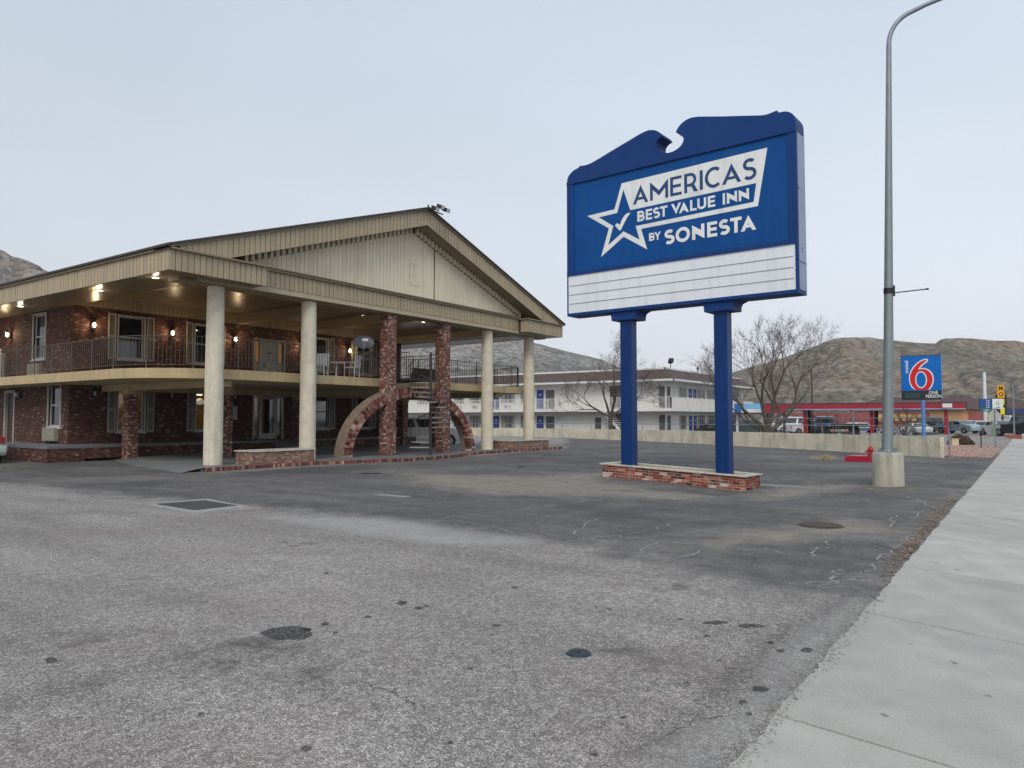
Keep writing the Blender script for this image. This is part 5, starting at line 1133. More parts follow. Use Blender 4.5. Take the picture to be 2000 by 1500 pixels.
# mansard
def mans(poly0,poly1,z0,z1):
    m=MB(); n=len(poly0)
    for i in range(n-1): m.quad((*poly0[i],z0),(*poly0[i+1],z0),(*poly1[i+1],z1),(*poly1[i],z1))
    return m
o0=[(XL,CY-1.35),(CX+1.35,CY-1.35),(CX+1.35,YR+1),(CX-9,YR+1)]; o1=[(XL,CY+.2),(CX-.2,CY+.2),(CX-.2,YR-.4),(CX-9,YR-.4)]
mp_(mans(o0,o1,EZ6+.12,6.42),'mansard',M_mr)
for (a,b) in zip(o0[:-1],o0[1:]):
    x0,x1=sorted((a[0],b[0]));y0,y1=sorted((a[1],b[1])); mp_(B(x0-.0,y0-.06,EZ6-.06,x1+.06,y1+.06 if y1-y0<1 else y1,EZ6+.12),'eave_fascia',M_white)
for (a,b) in zip(o1[:-1],o1[1:]):
    x0,x1=sorted((a[0],b[0]));y0,y1=sorted((a[1],b[1])); mp_(B(x0,y0-.08,6.40,x1+.08,y1+.08 if y1-y0<1 else y1,6.56),'roof_rim',M_white)
m=MB(); m.quad((XL,CY-1.35,EZ6-.03),(XL,CY+.1,EZ6-.03),(CX+1.35,CY+.1,EZ6-.03),(CX+1.35,CY-1.35,EZ6-.03)); m.quad((CX-.1,CY,EZ6-.03),(CX-.1,YR,EZ6-.03),(CX+1.35,YR,EZ6-.03),(CX+1.35,CY,EZ6-.03)); mp_(m,'soffit',M_mw)
mp_(B(XL,CY+.2,6.2,CX-.2,CY+9,6.38),'roof_deck',M_roofdk); mp_(B(CX-9,CY+.2,6.2,CX-.2,YR,6.38),'roof_deck',M_roofdk)
def opening(ax,u0,u1,z0,z1,kind):
    P=lambda m,a,b,c,d,p0,p1: m.box((a,CY-p0,c),(b,CY-p1,d)) if ax=='y' else m.box((CX+p0,a,c),(CX+p1,b,d))
    if kind=='door':
        d=mp_(P(MB(),u0,u1,z0,z1,.0,.05),'door',M_mb); mp_(P(MB(),(u0+u1)/2-.12,(u0+u1)/2+.12,z0+1.5,z0+1.62,.05,.06),'room_number',M_white,d)
        mp_(P(P(P(MB(),u0-.08,u0,z0,z1+.06,0,.07),u1,u1+.08,z0,z1+.06,0,.07),u0,u1,z1,z1+.06,0,.07),'door_frame',M_mw,d)
    elif kind=='open': mp_(P(MB(),u0,u1,z0,z1,.0,.02),'opening_shade_panel',M_grey)  # flat grey panel on the wall, its colour stands for a shaded opening
    elif kind=='win':
        w_=mp_(P(P(P(P(P(MB(),u0-.06,u0,z0-.06,z1+.06,0,.07),u1,u1+.06,z0-.06,z1+.06,0,.07),u0,u1,z1,z1+.06,0,.07),u0,u1,z0-.06,z0,0,.07),(u0+u1)/2-.03,(u0+u1)/2+.03,z0,z1,0,.06),'window',M_offw)
        mp_(P(MB(),u0,u1,z0,z1,.0,.03),'pane',M_win,w_); mp_(P(MB(),u0+.05,u0+(u1-u0)*.3,z0,z1,.03,.035),'curtain',M_cur,w_); 
        mp_(P(MB(),u1-(u1-u0)*.22,u1-.03,z0,z1,.03,.035),'curtain',M_cur,w_)
    elif kind=='ac':
        a=mp_(P(MB(),u0,u1,z0,z1,.0,.06),'air_conditioner',M_mw); g=MB()
        for k in range(7): P(g,u0+.05+k*(u1-u0-.1)/7,u0+.05+(k+.55)*(u1-u0-.1)/7,z0+.04,z1-.04,.06,.07)
        mp_(g,'grille',M_grey,a)
# long side towards the hotel (plane Y=CY): rooms by X
def room(ax,c,s):
    for z in (GZ+.02,SZ+.0):
        opening(ax,c-.5,c+.5,z,z+2.1,'door'); opening(ax,c+s*1.1 if s>0 else c-2.9,c+2.9 if s>0 else c-1.1,z+.85,z+2.1,'win'); opening(ax,c+s*1.5-.5+.5*(s>0)*0,c+s*1.5+.5+.3,z+.1,z+.55,'ac')
for z in (GZ+.02,SZ+.0):
    for u in ((-43.35,-42.45),(-49.2,-48.3),(-56.8,-55.9),(-63,-62.1)): opening('y',*u,z,z+2.1,'door')
    for u in ((-54.8,-53.4),(-52.5,-50.9),(-48,-46.3),(-45.4,-43.8),(-60.5,-58.9)): opening('y',*u,z+.80,z+2.1,'win')
    for u in ((-54.5,-53.6),(-52.2,-51.2),(-47.6,-46.6),(-45,-44.1)): opening('y',*u,z+.12,z+.55,'ac')
    opening('y',-42.2,-41.15,z,z+2.05,'open'); opening('y',-34.6,-31.9,z,z+2.3,'open'); opening('y',-29.3,-28.7,z+.02,z+2.15,'open'); opening('y',-36.3,-35.6,z,z+1.9,'open') if z<0 else None
    for u in ((72.25,73.2),(73.5,74.45),(84,85)): opening('x',*u,z,z+2.1,'door')
    for u in ((69.9,71.6),(74.8,76.8),(77.7,79.8),(81,83),(86,88)): opening('x',*u,z+.78,z+2.1,'win')
    for u in ((70.3,71.2),(75.3,76.3),(78,79)): opening('x',*u,z+.12,z+.55,'ac')
    opening('x',66.9,67.7,z,z+2.1,'open')
# stairs before the grey panel painted as a shaded recess
m=MB()
for k in range(12): m.box((-34.4+k*.2,CY-1.6,GZ+2.5-k*.22),(-34.1+k*.2,CY-.5,GZ+2.56-k*.22))
m.prism([(-34.5,2.5),(-34.5,2.2),(-31.9,-.5),(-31.9,-.2)][::-1],CY-1.7,CY-1.62,'y'); mp_(m,'stair_flight',M_mw)
for x,y,s_ in ((-28.2,66.9,1),(-28.6,75.0,.6)):
    b=thing('roof_floodlight','black floodlight on the corner of the white motel roof' if s_==1 else 'small dark floodlight farther along the white motel roof','floodlight',(x,y,6.5),0,'floodlights on the white motel roof')
    MB().cyl((0,0,0),(0,0,.45*s_),.04,n=6).obj('bracket',M_black,b); m=MB(); m.prism([(-.1,.4),(.28,.55),(.32,.9),(.1,.95),(-.2,.6)],-.2*s_,.2*s_,'x'); m.v=[(x_*s_,y_*s_,z_*s_) for x_,y_,z_ in m.v]; m.obj('lamp_head',M_black,b)

# ---------------------------------------------------------------- vehicles
M_tyre=mat('tyre',(.018,.018,.018),.9); M_rim=mat('rim',(.30,.30,.31),.4,metal=.6); M_cg=mat('car_glass',(.02,.024,.026),.08,spec=1,var=0)
M_hl=mat('headlight',(.6,.6,.6),.2); M_tl=mat('tail_light',(.30,.02,.02),.3)
def paint(nm,c): return mat('paint_'+nm,c,.25,var=.03,scale=2,spec=.7)
PROF={'sedan':([(0,.45),(.05,.72),(.2,.90),(.95,.98),(1.65,1.40),(2.9,1.42),(3.7,1.02),(4.45,.88),(4.55,.62),(4.5,.38)],4.55,1.8,.93,.34),
 'suv':([(0,.5),(.03,.9),(.1,1.15),(.45,1.72),(2.9,1.76),(3.6,1.18),(4.5,1.05),(4.65,.75),(4.6,.45)],4.65,1.9,1.12,.38),
 'pickup':([(0,.6),(.02,1.12),(2.05,1.15),(2.2,1.80),(3.7,1.82),(4.25,1.25),(5.3,1.14),(5.45,.8),(5.4,.5)],5.45,1.95,1.17,.40),
 'van':([(0,.5),(.03,1.2),(.15,2.15),(3.9,2.2),(4.6,1.35),(5.3,1.15),(5.4,.8),(5.35,.45)],5.4,2.0,1.25,.38),
 'jeep':([(0,.6),(.02,1.1),(.08,1.80),(2.5,1.84),(2.8,1.22),(4.0,1.12),(4.1,.8),(4.05,.55)],4.1,1.85,1.15,.42)}
def vehicle(kind,px,d,head,pm,label,cat='car',roof=None,zo=None,group='vehicles parked beyond the wall'):
    x,y=pxw(px,d); z=gz(x,y) if zo is None else zo
    prof,Ln,W,belt,wr=PROF[kind]; t=thing('parked_'+('car' if cat=='car' else cat.replace(' ','_')),label,cat,(x,y,z),head,group)
    top=[(a-Ln/2,b) for a,b in prof]; base=[(Ln/2-.05,.28),(-Ln/2+.05,.28)]
    def hw(zz): return W/2*(1-.22*max(0,(zz-belt)/.8)) if zz>belt else W/2*(1-.05*max(0,(.6-zz)/.4))
    P=top+base; n=len(P); mb=MB(); vs=[(a,-hw(b),b) for a,b in P]+[(a,hw(b),b) for a,b in P]
    mb.add(vs,[tuple(range(n))[::-1],tuple(range(n,2*n))]+[(i,(i+1)%n,n+(i+1)%n,n+i) for i in range(n)])
    bo=mb.obj('body',pm,t,bevel=.05)
    # cabin glass, following the tapered sides
    cab=[(a,b) for a,b in top if b>belt+.15]; x0,x1=cab[0],cab[-1]
    i0=top.index(cab[0]); i1=top.index(cab[-1]); rear=top[i0-1]; front=top[i1+1]
    def lerp(p,q,f): return (p[0]+(q[0]-p[0])*f,p[1]+(q[1]-p[1])*f)
    rb=lerp(rear,x0,max(0,(belt+.04-rear[1])/(x0[1]-rear[1]))); fb=lerp(front,x1,max(0,(belt+.04-front[1])/(x1[1]-front[1]))); rt=lerp(rb,x0,.82); ft=lerp(fb,x1,.82); zt=min(x0[1],x1[1])-.10
    for s_ in (-1,1):
        mid=[.0,.5,1.0]; m=MB()
        for k in range(2):
            u0,u1=mid[k]+.04,mid[k+1]-.03; 
            q=[(rb[0]+.12+(fb[0]-rb[0]-.24)*u0,belt+.05),(rb[0]+.12+(fb[0]-rb[0]-.24)*u1,belt+.05),(rt[0]+.10+(ft[0]-rt[0]-.2)*u1,zt),(rt[0]+.10+(ft[0]-rt[0]-.2)*u0,zt)]
            v=[(a,s_*(hw(b)+.012),b) for a,b in q]; m.quad(*(v if s_<0 else v[::-1]))
        m.obj('side_window',M_cg,t)
    for nm,a,b,o in (('windscreen',fb,x1,.02),('rear_window',rb,x0,-.02)):
        a2,b2=lerp(a,b,.06),lerp(a,b,.88); m=MB(); v=[(a2[0]+o,-hw(a2[1])+.12,a2[1]+.01),(a2[0]+o,hw(a2[1])-.12,a2[1]+.01),(b2[0]+o,hw(b2[1])-.1,b2[1]+.01),(b2[0]+o,-hw(b2[1])+.1,b2[1]+.01)]
        m.quad(*(v if o>0 else v[::-1])); m.obj(nm,M_cg,t)
    if roof: 
        m=MB(); m.box((cab[0][0]+.1,-W/2*.78,cab[0][1]-.02),(cab[-1][0]-.1,W/2*.78,max(c[1] for c in cab)+.03)); m.obj('roof_panel',roof,t)
    w0=None
    for xa in (-Ln/2+.85,Ln/2-.9):
        for s_ in (-1,1):
            wh=MB().cyl((0,-.11,0),(0,.11,0),wr,n=20).obj('wheel',M_tyre,t,(xa,s_*(W/2-.09),wr-.01))
            MB().cyl((0,-.118,0),(0,.118,0),wr*.62,n=14).obj('rim',M_rim,wh)
    for s_ in (-1,1):
        MB().box((Ln/2-.16,s_*W/2*.62-.16,.66),(Ln/2+.0,s_*W/2*.62+.16,.80)).obj('headlight',M_hl,t); MB().box((-Ln/2-.01,s_*W/2*.78-.09,.72),(-Ln/2+.1,s_*W/2*.78+.09,.95)).obj('tail_light',M_tl,t)
        MB().box((fb[0]-.45,s_*(W/2)+(-.0 if s_>0 else -.16),belt),(fb[0]-.33,s_*(W/2)+(.16 if s_>0 else 0),belt+.13)).obj('side_mirror',pm,t)
    MB().box((Ln/2-.12,-W/2+.1,.36),(Ln/2+.03,W/2-.1,.52)).box((-Ln/2-.03,-W/2+.1,.40),(-Ln/2+.12,W/2-.1,.56)).obj('bumpers',M_black if kind in('jeep','suv') else pm,t,kind='stuff')
    MB().box((-Ln/2-.035,-.16,.62),(-Ln/2-.0,.16,.73)).obj('number_plate',M_white,t)
    return t
PB=paint('black',(.012,.013,.015));PT=paint('teal',(.02,.045,.05));PW=paint('white',(.70,.70,.70));PS=paint('silver',(.33,.35,.37));PBL=paint('blue',(.03,.16,.36));PLB=paint('pale_blue',(.28,.36,.44));PG=paint('pale_green',(.42,.52,.48));PD=paint('grey',(.07,.07,.075))
a0=YAW # facing along the view; offsets turn the cars
vehicle('sedan',1392,78,a0+R(12),PB,'black sedan seen between the two blue sign posts')
vehicle('suv',1464,80,a0+R(8),PT,'dark teal hatchback parked right of the right blue sign post')
vehicle('van',1545,108,a0+R(185),PW,'long white van behind the large bare tree')
vehicle('pickup',1580,94,a0+R(5),PW,'white pickup truck left of the blue truck','pickup truck')
vehicle('pickup',1610,90,a0+R(70),PBL,'blue truck with a white roof behind the wall','truck',roof=PW).scale=(1.25,1.2,1.32)
vehicle('suv',1632,84,a0+R(75),PB,'black sport utility vehicle just in front of the blue truck')
vehicle('suv',1651,88,a0+R(80),PD,'dark grey vehicle beside a white one, middle of the row')
vehicle('suv',1668,97,a0+R(95),PW,'white vehicle behind the dark grey one in the row')
vehicle('sedan',1690,90,a0+R(60),PLB,'pale blue sedan left of the street lamp')
vehicle('sedan',1718,80,a0+R(20),PS,'silver sedan just left of the street lamp pole')
vehicle('sedan',1758,92,a0+R(15),PS,'silver sedan between the lamp pole and the blue motel sign')
vehicle('sedan',1788,88,a0+R(-95),PW,'white sedan left of the pole of the small blue motel sign')
vehicle('jeep',1822,92,a0+R(-85),PB,'black boxy jeep right of the pole of the small blue motel sign')
vehicle('sedan',1870,82,a0+R(-70),PLB,'pale blue sedan right of the near red canopy post')
vehicle('sedan',1895,100,a0+R(-20),PLB,'grey blue sedan behind the bush')
vehicle('sedan',1914,92,a0+R(-100),PS,'silver sedan facing the street near the gas price sign')
vehicle('van',1948,84,a0+R(-85),PW,'white work van behind the white sedan at the right',zo=-.8)
vehicle('sedan',1951,72,a0+R(-100),PW,'white sedan facing the street behind the sign post')
vehicle('pickup',1999,66,a0+R(-85),PB,'black pickup truck at the right edge of the photo','pickup truck')
vehicle('suv',826,44,a0+R(15),PW,'white vehicle seen through the brick arch behind the motel',zo=-.05,group='vehicles near the brick motel')
vehicle('sedan',-86,27.3,math.pi,PG,'pale green sedan at the left edge in front of the brick motel',group='vehicles near the brick motel')

# ---------------------------------------------------------------- red drive-in canopy and buildings behind
rc=thing('red_canopy','long low red canopy on red posts behind the parked cars','canopy',(*pxw(1660,79),-.9)); RO=Vector(rc.location)
def rp_(mb,nm,m,parent=rc,o=None,**k):
    o=o or RO; mb.v=[(x-o.x,y-o.y,z-o.z) for x,y,z in mb.v]; return mb.obj(nm,m,parent,**k)
M_rr=mat('canopy_red',rgb(150,20,44),.4,var=.05,scale=.6); M_dr=mat('canopy_dark_roof',(.05,.045,.045),.8)
c0=Vector((*pxw(1886,75),0)); c1=Vector((*pxw(1488,83),0)); dv=(c1-c0).normalized(); nv=Vector((-dv.y,dv.x,0)); nv=nv if nv.y>0 else -nv
def slab(o,a,b,w0,w1,z0,z1):
    q=[a+nv*w0,b+nv*w0,b+nv*w1,a+nv*w1]; q=[(p.x,p.y) for p in q]
    if sum(q[i][0]*q[(i+1)%4][1]-q[(i+1)%4][0]*q[i][1] for i in range(4))<0: q=q[::-1]
    o.prism(q,z0,z1,'z'); return o
rp_(slab(MB(),c0,c1,0,.15,2.68,3.22),'red_fascia',M_rr); rp_(slab(MB(),c0,c1,.15,7,2.85,3.25),'roof_deck',M_dr); rp_(slab(MB(),c0,c1,-.02,.18,2.56,2.68),'light_band',mat('canopy_band',rgb(150,150,185),.5)); rp_(slab(MB(),c0-dv*.05,c1,-.03,.2,3.22,3.31),'dark_coping',M_dr)
rp_(slab(MB(),c0-dv*.12,c0,-.02,6,2.56,3.31),'end_cap',M_dr)
for px,d in ((1847,76),(1711,83),(1702,79.5),(1580,86),(1572,82)):
    x,y=pxw(px,d); rp_(B(x-.17,y-.17,-1.2,x+.17,y+.17,2.7),'post',M_rr if px in (1847,1702,1572) else M_dr)
x,y=pxw(1851,75.3); sgn=rp_(B(x-.45,y-.35,2.75,x+.40,y-.2,3.15),'name_board',M_white); 
# blue menu canopy left of the red one
mc=thing('blue_awning','short blue and pale blue awning board left of the red canopy','awning',(*pxw(1462,62),0)); MOo=Vector(mc.location)
a,b=Vector((*pxw(1434,62),0)),Vector((*pxw(1487,61),0))
M_skyb=mat('awning_pale_blue',rgb(120,178,222),.5); 
rp_(slab(MB(),a,a+(b-a)*.26,0,.2,2.12,2.85),'blue_panel',mat('awning_blue',rgb(30,96,172),.5),mc,MOo); rp_(slab(MB(),a+(b-a)*.26,b,0,.2,2.40,2.85),'pale_panel',M_skyb,mc,MOo); rp_(slab(MB(),a+(b-a)*.26,b,0,.2,2.12,2.40),'white_panel',M_white,mc,MOo)
rp_(slab(MB(),a,b,-.02,2.5,2.02,2.12),'underside',M_dr,mc,MOo)
for f_ in (.05,.95): p=a+(b-a)*f_+nv*1; rp_(B(p.x-.08,p.y-.08,-.4,p.x+.08,p.y+.08,2.1),'post',M_white,mc,MOo)
x,y=pxw(1486,59); b=Vector((*pxw(1488,58),0)); e=Vector((*pxw(1534,60),0))
r2=thing('red_awning','short red fascia between the blue awning and the long red canopy','awning',(x,y,0)); rp_(slab(MB(),b,e,0,.2,2.02,2.52),'red_fascia',M_rr,r2,Vector(r2.location)); rp_(slab(MB(),b,e,.2,3,2.2,2.5),'roof_deck',M_dr,r2,Vector(r2.location))
for p_ in (b.lerp(e,.15),b.lerp(e,.85)): rp_(B(p_.x-.08,p_.y+.5,-.4,p_.x+.08,p_.y+.66,2.3),'post',M_dr,r2,Vector(r2.location))
# red shop
def shop(name,label,px0,px1,d0,d1,z1,m,roofm=None,rz=None,cat='shop building',depth=12,parts=None):
    a=Vector((*pxw(px0,d0),0)); b=Vector((*pxw(px1,d1),0)); t=thing(name,label,cat,(*((a+b)/2).xy,-.3)); o=Vector(t.location)
    n_=Vector((-(b-a).y,(b-a).x,0)).normalized(); n_=n_ if n_.y>0 else -n_
    def S(p,q,w0,w1,z0,z1_,nm,mm,bv=0):
        qd=[p+n_*w0,q+n_*w0,q+n_*w1,p+n_*w1]; qd=[(v.x-o.x,v.y-o.y) for v in qd]
        if sum(qd[i][0]*qd[(i+1)%4][1]-qd[(i+1)%4][0]*qd[i][1] for i in range(4))<0: qd=qd[::-1]
        m_=MB(); m_.prism(qd,z0-o.z,z1_-o.z,'z'); return m_.obj(nm,mm,t)
    S(a,b,0,depth,-1.6,z1,'wall',m)
    if roofm:
        e=(b-a).normalized()*.6; m_=MB(); p=[a-e-n_*.6,b+e-n_*.6,b+e+n_*(depth+.6),a-e+n_*(depth+.6)]; in_=(b-a).normalized()*min(4,(b-a).length*.3); r=[a+in_+n_*depth*.4,b-in_+n_*depth*.4,b-in_+n_*depth*.6,a+in_+n_*depth*.6]
        m_.add([(v.x-o.x,v.y-o.y,z1-o.z) for v in p]+[(v.x-o.x,v.y-o.y,rz-o.z) for v in r],[(0,1,5,4),(1,2,6,5),(2,3,7,6),(3,0,4,7),(4,5,6,7),(3,2,1,0)]); m_.obj('roof',roofm,t)
    return t,a,b,n_,S
M_rs=mat('red_shop_wall',rgb(150,84,84),.85,var=.15,scale=.5,dirt=((.40,.16,.14),.5)); M_rs2=mat('dark_red_wall',rgb(120,58,60),.85,var=.1)
t,a,b,n_,S=shop('red_shop','low red-walled shop building behind the red canopy','x'and 1545,1912,125,108,2.6,M_rs)
S(a,a+(b-a)*.999,-.12,0,.9,1.05,'wall_band',M_rs2)
for f0,f1 in ((.86,.93),): S(a+(b-a)*f0,a+(b-a)*f1,-.1,0,-.3,.75,'shop_window',M_win); S(a+(b-a)*(f0-.01),a+(b-a)*(f1+.01),-.14,0,.75,.92,'window_lintel',M_white)
S(a+(b-a)*.48,a+(b-a)*.72,-.1,0,1.3,2.3,'warm_signboard',mat('warm_board',rgb(206,170,110),.6));  # plain warm tan board without emission
shop('brown_roof_house','house with a low brown hipped roof behind the red canopy',1815,1880,112,108,3.0,mat('house_tan',rgb(190,150,110),.8),M_mr,5.2,'house',8)
shop('brown_roof_house','tan house with brown roof between the red canopy and the gas sign',1886,1918,118,112,3.2,mat('house_tan2',rgb(196,160,112),.8),M_mr,4.9,'house',8)
shop('grey_roof_building','long low building with a grey brown roof under the hill',1660,1812,140,128,3.6,mat('taupe_wall',rgb(120,104,98),.9),M_mr,5.6,'building',10)
t,a,b,n_,S=shop('shop_with_blue_sign','low dark shop with a blue sign board at the right edge',1966,2100,92,80,2.7,mat('dark_front',(.06,.055,.05),.8))
S(a,b,-.3,0,2.25,2.78,'blue_sign_board',mat('board_blue',rgb(50,92,160),.5)); S(a+(b-a)*.1,b,-.34,0,1.78,2.2,'white_sign_board',M_white)
t,a,b,n_,S=shop('white_fascia_shop','small dark shop front with a white fascia sign',1936,1976,86,84,2.3,mat('dark_front2',(.05,.05,.055),.8)); S(a,b,-.3,0,1.45,2.0,'fascia_sign',M_white)
def text(txt,h,m,parent,loc,rx=math.pi/2,rz=0,ry=0,align='CENTER',bold=.012):
    c=bpy.data.curves.new('txt','FONT'); c.body=txt; c.size=h; c.align_x=align; c.align_y='CENTER'; c.offset=bold*h; c.resolution_u=3; c.space_line=.85
    o=bpy.data.objects.new('txt',c); sc.collection.objects.link(o); dg=bpy.context.evaluated_depsgraph_get(); me=bpy.data.meshes.new_from_object(o.evaluated_get(dg)); bpy.data.objects.remove(o)
    me.materials.clear(); me.materials.append(m); q=bpy.data.objects.new('lettering',me); sc.collection.objects.link(q); q.parent=parent; q.location=loc; q.rotation_euler=(rx,ry,rz); return q
fz=math.atan2((b-a).y,(b-a).x); c_=(a+b)/2-n_*.31; tl=Vector(t.location); text('TAVERN',.50,M_black,t,(c_.x-tl.x,c_.y-tl.y,1.72-tl.z),rz=fz)
# ---------------------------------------------------------------- small blue motel sign
x,y=pxw(1801,46); k=46/1444; ms_=thing('motel_price_sign','square blue sign with a big red number six on a blue pole','sign',(x,y,-.2),YAW-R(31)); ms_.scale=(.87,1,1)
Z=lambda py: 1.6+(818-py)*k+.2
MB().cyl((.05,0,-.3),(.05,0,Z(782)),.13,n=12).obj('pole',mat('pole_blue',rgb(84,132,192),.5),ms_)
cb=MB().box((-1.28,-.12,Z(781)),(1.24,.12,Z(694))).obj('cabinet',mat('cabinet_dark',rgb(28,40,62),.5),ms_)
MB().box((-1.24,-.135,Z(763)),(1.22,-.12,Z(695.5))).obj('blue_face',mat('face_blue',rgb(12,104,188),.4,var=.03,spec=.2),ms_)
MB().box((-1.24,-.135,Z(779.5)),(1.22,-.12,Z(764))).obj('black_face',M_black,ms_); MB().box((-1.1,-.14,Z(777)),(-.1,-.135,Z(767))).obj('price_display',mat('display',(.02,.05,.06),.3),ms_)
MB().box((1.24,-.13,Z(781)),(1.27,.13,Z(694))).obj('edge_trim',mat('edge_blue',rgb(120,160,205),.5),ms_)
def q6(pts,y,nm,m):
    P=[((1740+a/8.333-1801)*k,Z(680+b/8.333)) for a,b in pts]; return sheet(P,y,nm,m,ms_)
o6=[(395,680),(345,640),(315,580),(300,510),(305,440),(330,370),(370,305),(430,245),(500,200),(570,175),(610,178),(628,195),(615,225),(570,255),(520,295),(490,330),(540,322),(600,335),(655,370),(695,425),(710,490),(705,560),(680,625),(645,670),(630,682)]
q6(o6,-.139,'numeral_outline',M_signw)
ins=[(408,680),(362,630),(332,575),(318,510),(323,445),(347,378),(385,318),(440,260),(505,218),(570,193),(600,195),(606,203),(560,235),(505,280),(455,348),(520,340),(590,352),(640,385),(676,435),(690,492),(686,555),(662,615),(615,682)]
q6(ins,-.142,'numeral',mat('numeral_red',rgb(206,40,44),.4,var=.03,spec=.2))
el=lambda rx,ry: [(502+rx*math.cos(a),515+ry*math.sin(a)) for a in np.linspace(0,2*math.pi,28,endpoint=False)]
q6(el(96,138),-.145,'counter_outline',M_signw); q6(el(78,120),-.148,'counter',bpy.data.materials['face_blue'])
text('motel',.34,M_signw,ms_,(-.92,-.145,Z(716)),ry=-math.pi/2*1,rx=math.pi/2) 
text('ONE\nPERSON',.27,M_signw,ms_,(.72,-.145,Z(771)))
# ---------------------------------------------------------------- signs and posts down the street
def W_(px,py,d): x,y=pxw(px,d); return x,y,1.6+(818-py)*d/1444
def panel_sign(name,label,px0,px1,py0,py1,d,m,cat='sign',pole=None,rz=None,th=.2,base=-.2,pm=None,pw=.12):
    x,y=pxw((px0+px1)/2,d); kk=d/1444; w_=(px1-px0)*kk; z0,z1=1.6+(818-py1)*kk,1.6+(818-py0)*kk
    t=thing(name,label,cat,(x,y,base),YAW if rz is None else rz); MB().box((-w_/2,-th/2,z0-base),(w_/2,th/2,z1-base)).obj('panel',m,t)
    if pole is not None: MB().cyl((pole*kk,.0,-.2),(pole*kk,0,z0-base+.02),pw,n=10).obj('pole',pm or M_galv,t)
    return t,kk,z0-base,z1-base,w_
M_yel2=mat('sign_yellow',rgb(226,158,24),.5,var=.05); M_y3=mat('sign_lemon',rgb(222,204,40),.5)
t,kk,z0,z1,w_=panel_sign('vertical_motel_sign','tall narrow yellow sign with dark letters M and O, behind the gas sign',1947.5,1961,752.5,777,78,M_yel2,pole=3,pw=.09,pm=M_black)
text('M',.62,M_black,t,(0,-.11,z0+.98),bold=.02); text('O',.62,M_black,t,(0,-.11,z0+.34),bold=.02)
MB().box((-.42,-.05,z0-1.6),(.62,.12,z0+.35)).obj('black_support',M_black,t); MB().box((-.1,-.1,z0-.72),(.35,-.05,z0-.1)).obj('yellow_panel',M_y3,t); MB().box((-.1,-.1,z0-1.75),(.35,-.05,z0-1.05)).obj('yellow_panel',M_y3,t)
t,kk,z0,z1,w_=panel_sign('gas_price_sign','blue and green gas price sign board beside a white square panel',1913,1937,779,804,68,mat('gas_blue',rgb(28,74,138),.5),pole=13,pm=mat('pole_green',rgb(120,150,110),.6))
MB().box((w_/2-.02,-.12,z0+.25),(w_/2+.95,.1,z1)).obj('white_panel',M_white,t); MB().box((-w_/2,-.115,z0),(w_/2,-.1,z0+.28)).obj('green_band',mat('gas_green',rgb(40,110,90),.5),t)
for i in range(4): text('3.49',.19,M_signw,t,(.12,-.12,z1-.18-i*.2))
text('G',.5,mat('gas_letter',rgb(70,160,90),.5),t,(w_/2+.46,-.13,z1-.42)); text('GAS',.22,M_black,t,(w_/2+.46,-.13,z0+.38)); text('A&W',.18,M_signw,t,(0,-.13,z0+.14))
for nm,lb,px,py0,d,r0,m in (('white_pylon','tall slender white pylon rising above the gas price sign',1924,727,88,.22,M_white),('light_pole','thin grey light pole on a red-brown base at the far right',1979,750,60,.07,M_galv),('utility_pole','brown wooden utility pole behind the large bare tree',1586,717,92,.13,mat('pole_wood',(.10,.055,.045),.9)),('steel_post','plain grey steel post behind the wall, left of the street lamp',1665.5,800,50,.07,M_galv)):
    x,y,z=W_(px,py0,d); t=thing(nm,lb,'pole',(x,y,-.3)); MB().cyl((0,0,-.2),(0,0,z+.3),r0,r0*.7,n=10).obj('shaft',m,t)
    if nm=='light_pole': MB().box((-.5,-.5,-.1),(.5,.5,.62)).obj('base',mat('base_brick',rgb(140,86,72),.9),t)
    if nm=='white_pylon': MB().lathe([(.30,-.1),(.30,.4),(.22,.5)],n=10).obj('base',m,t)
    if nm=='steel_post': MB().box((-.05,-.04,z+.22),(3.6,.04,z+.3)).obj('cross_bar',M_galv,t)
x,y=pxw(1942,42); t=thing('street_sign','back of a diamond-shaped street sign with a plate below, on a thin post','street sign',(x,y,0),YAW+R(4)); kk=42/1444
MB().box((-.03,-.02,0),(.03,.02,1.6+(818-797)*kk)).obj('post',M_galv,t)
m=MB(); c=1.6+(818-812)*kk; m.prism([(0,c-.42),(.45,c),(0,c+.42),(-.45,c)],.02,.03,'y'); m.obj('diamond_plate',mat('alu_back',(.42,.44,.45),.5,metal=.2),t); MB().box((-.33,.02,c-.72),(.33,.03,c-.5)).obj('lower_plate',mat('alu_dark',(.20,.22,.22),.5),t)
x,y=pxw(1914,40); t=thing('marker_post','short thin dark marker post in the gravel bed','post',(x,y,0)); MB().cyl((0,0,0),(0,0,.95),.03,n=6).box((-.08,-.02,.7),(.08,.02,.95)).obj('post',M_raild,t)
x,y=pxw(1861,43); t=thing('utility_box','pale stone-coloured utility box standing before a brown bush','utility box',(x,y,0),YAW); MB().box((-.2,-.15,0),(.2,.15,.42)).obj('box',mat('box_beige',rgb(206,186,160),.8,bump=.3),t,bevel=.02); MB().box((-.22,-.17,.42),(.22,.17,.46)).obj('lid',mat('box_beige2',rgb(196,176,150),.8),t)
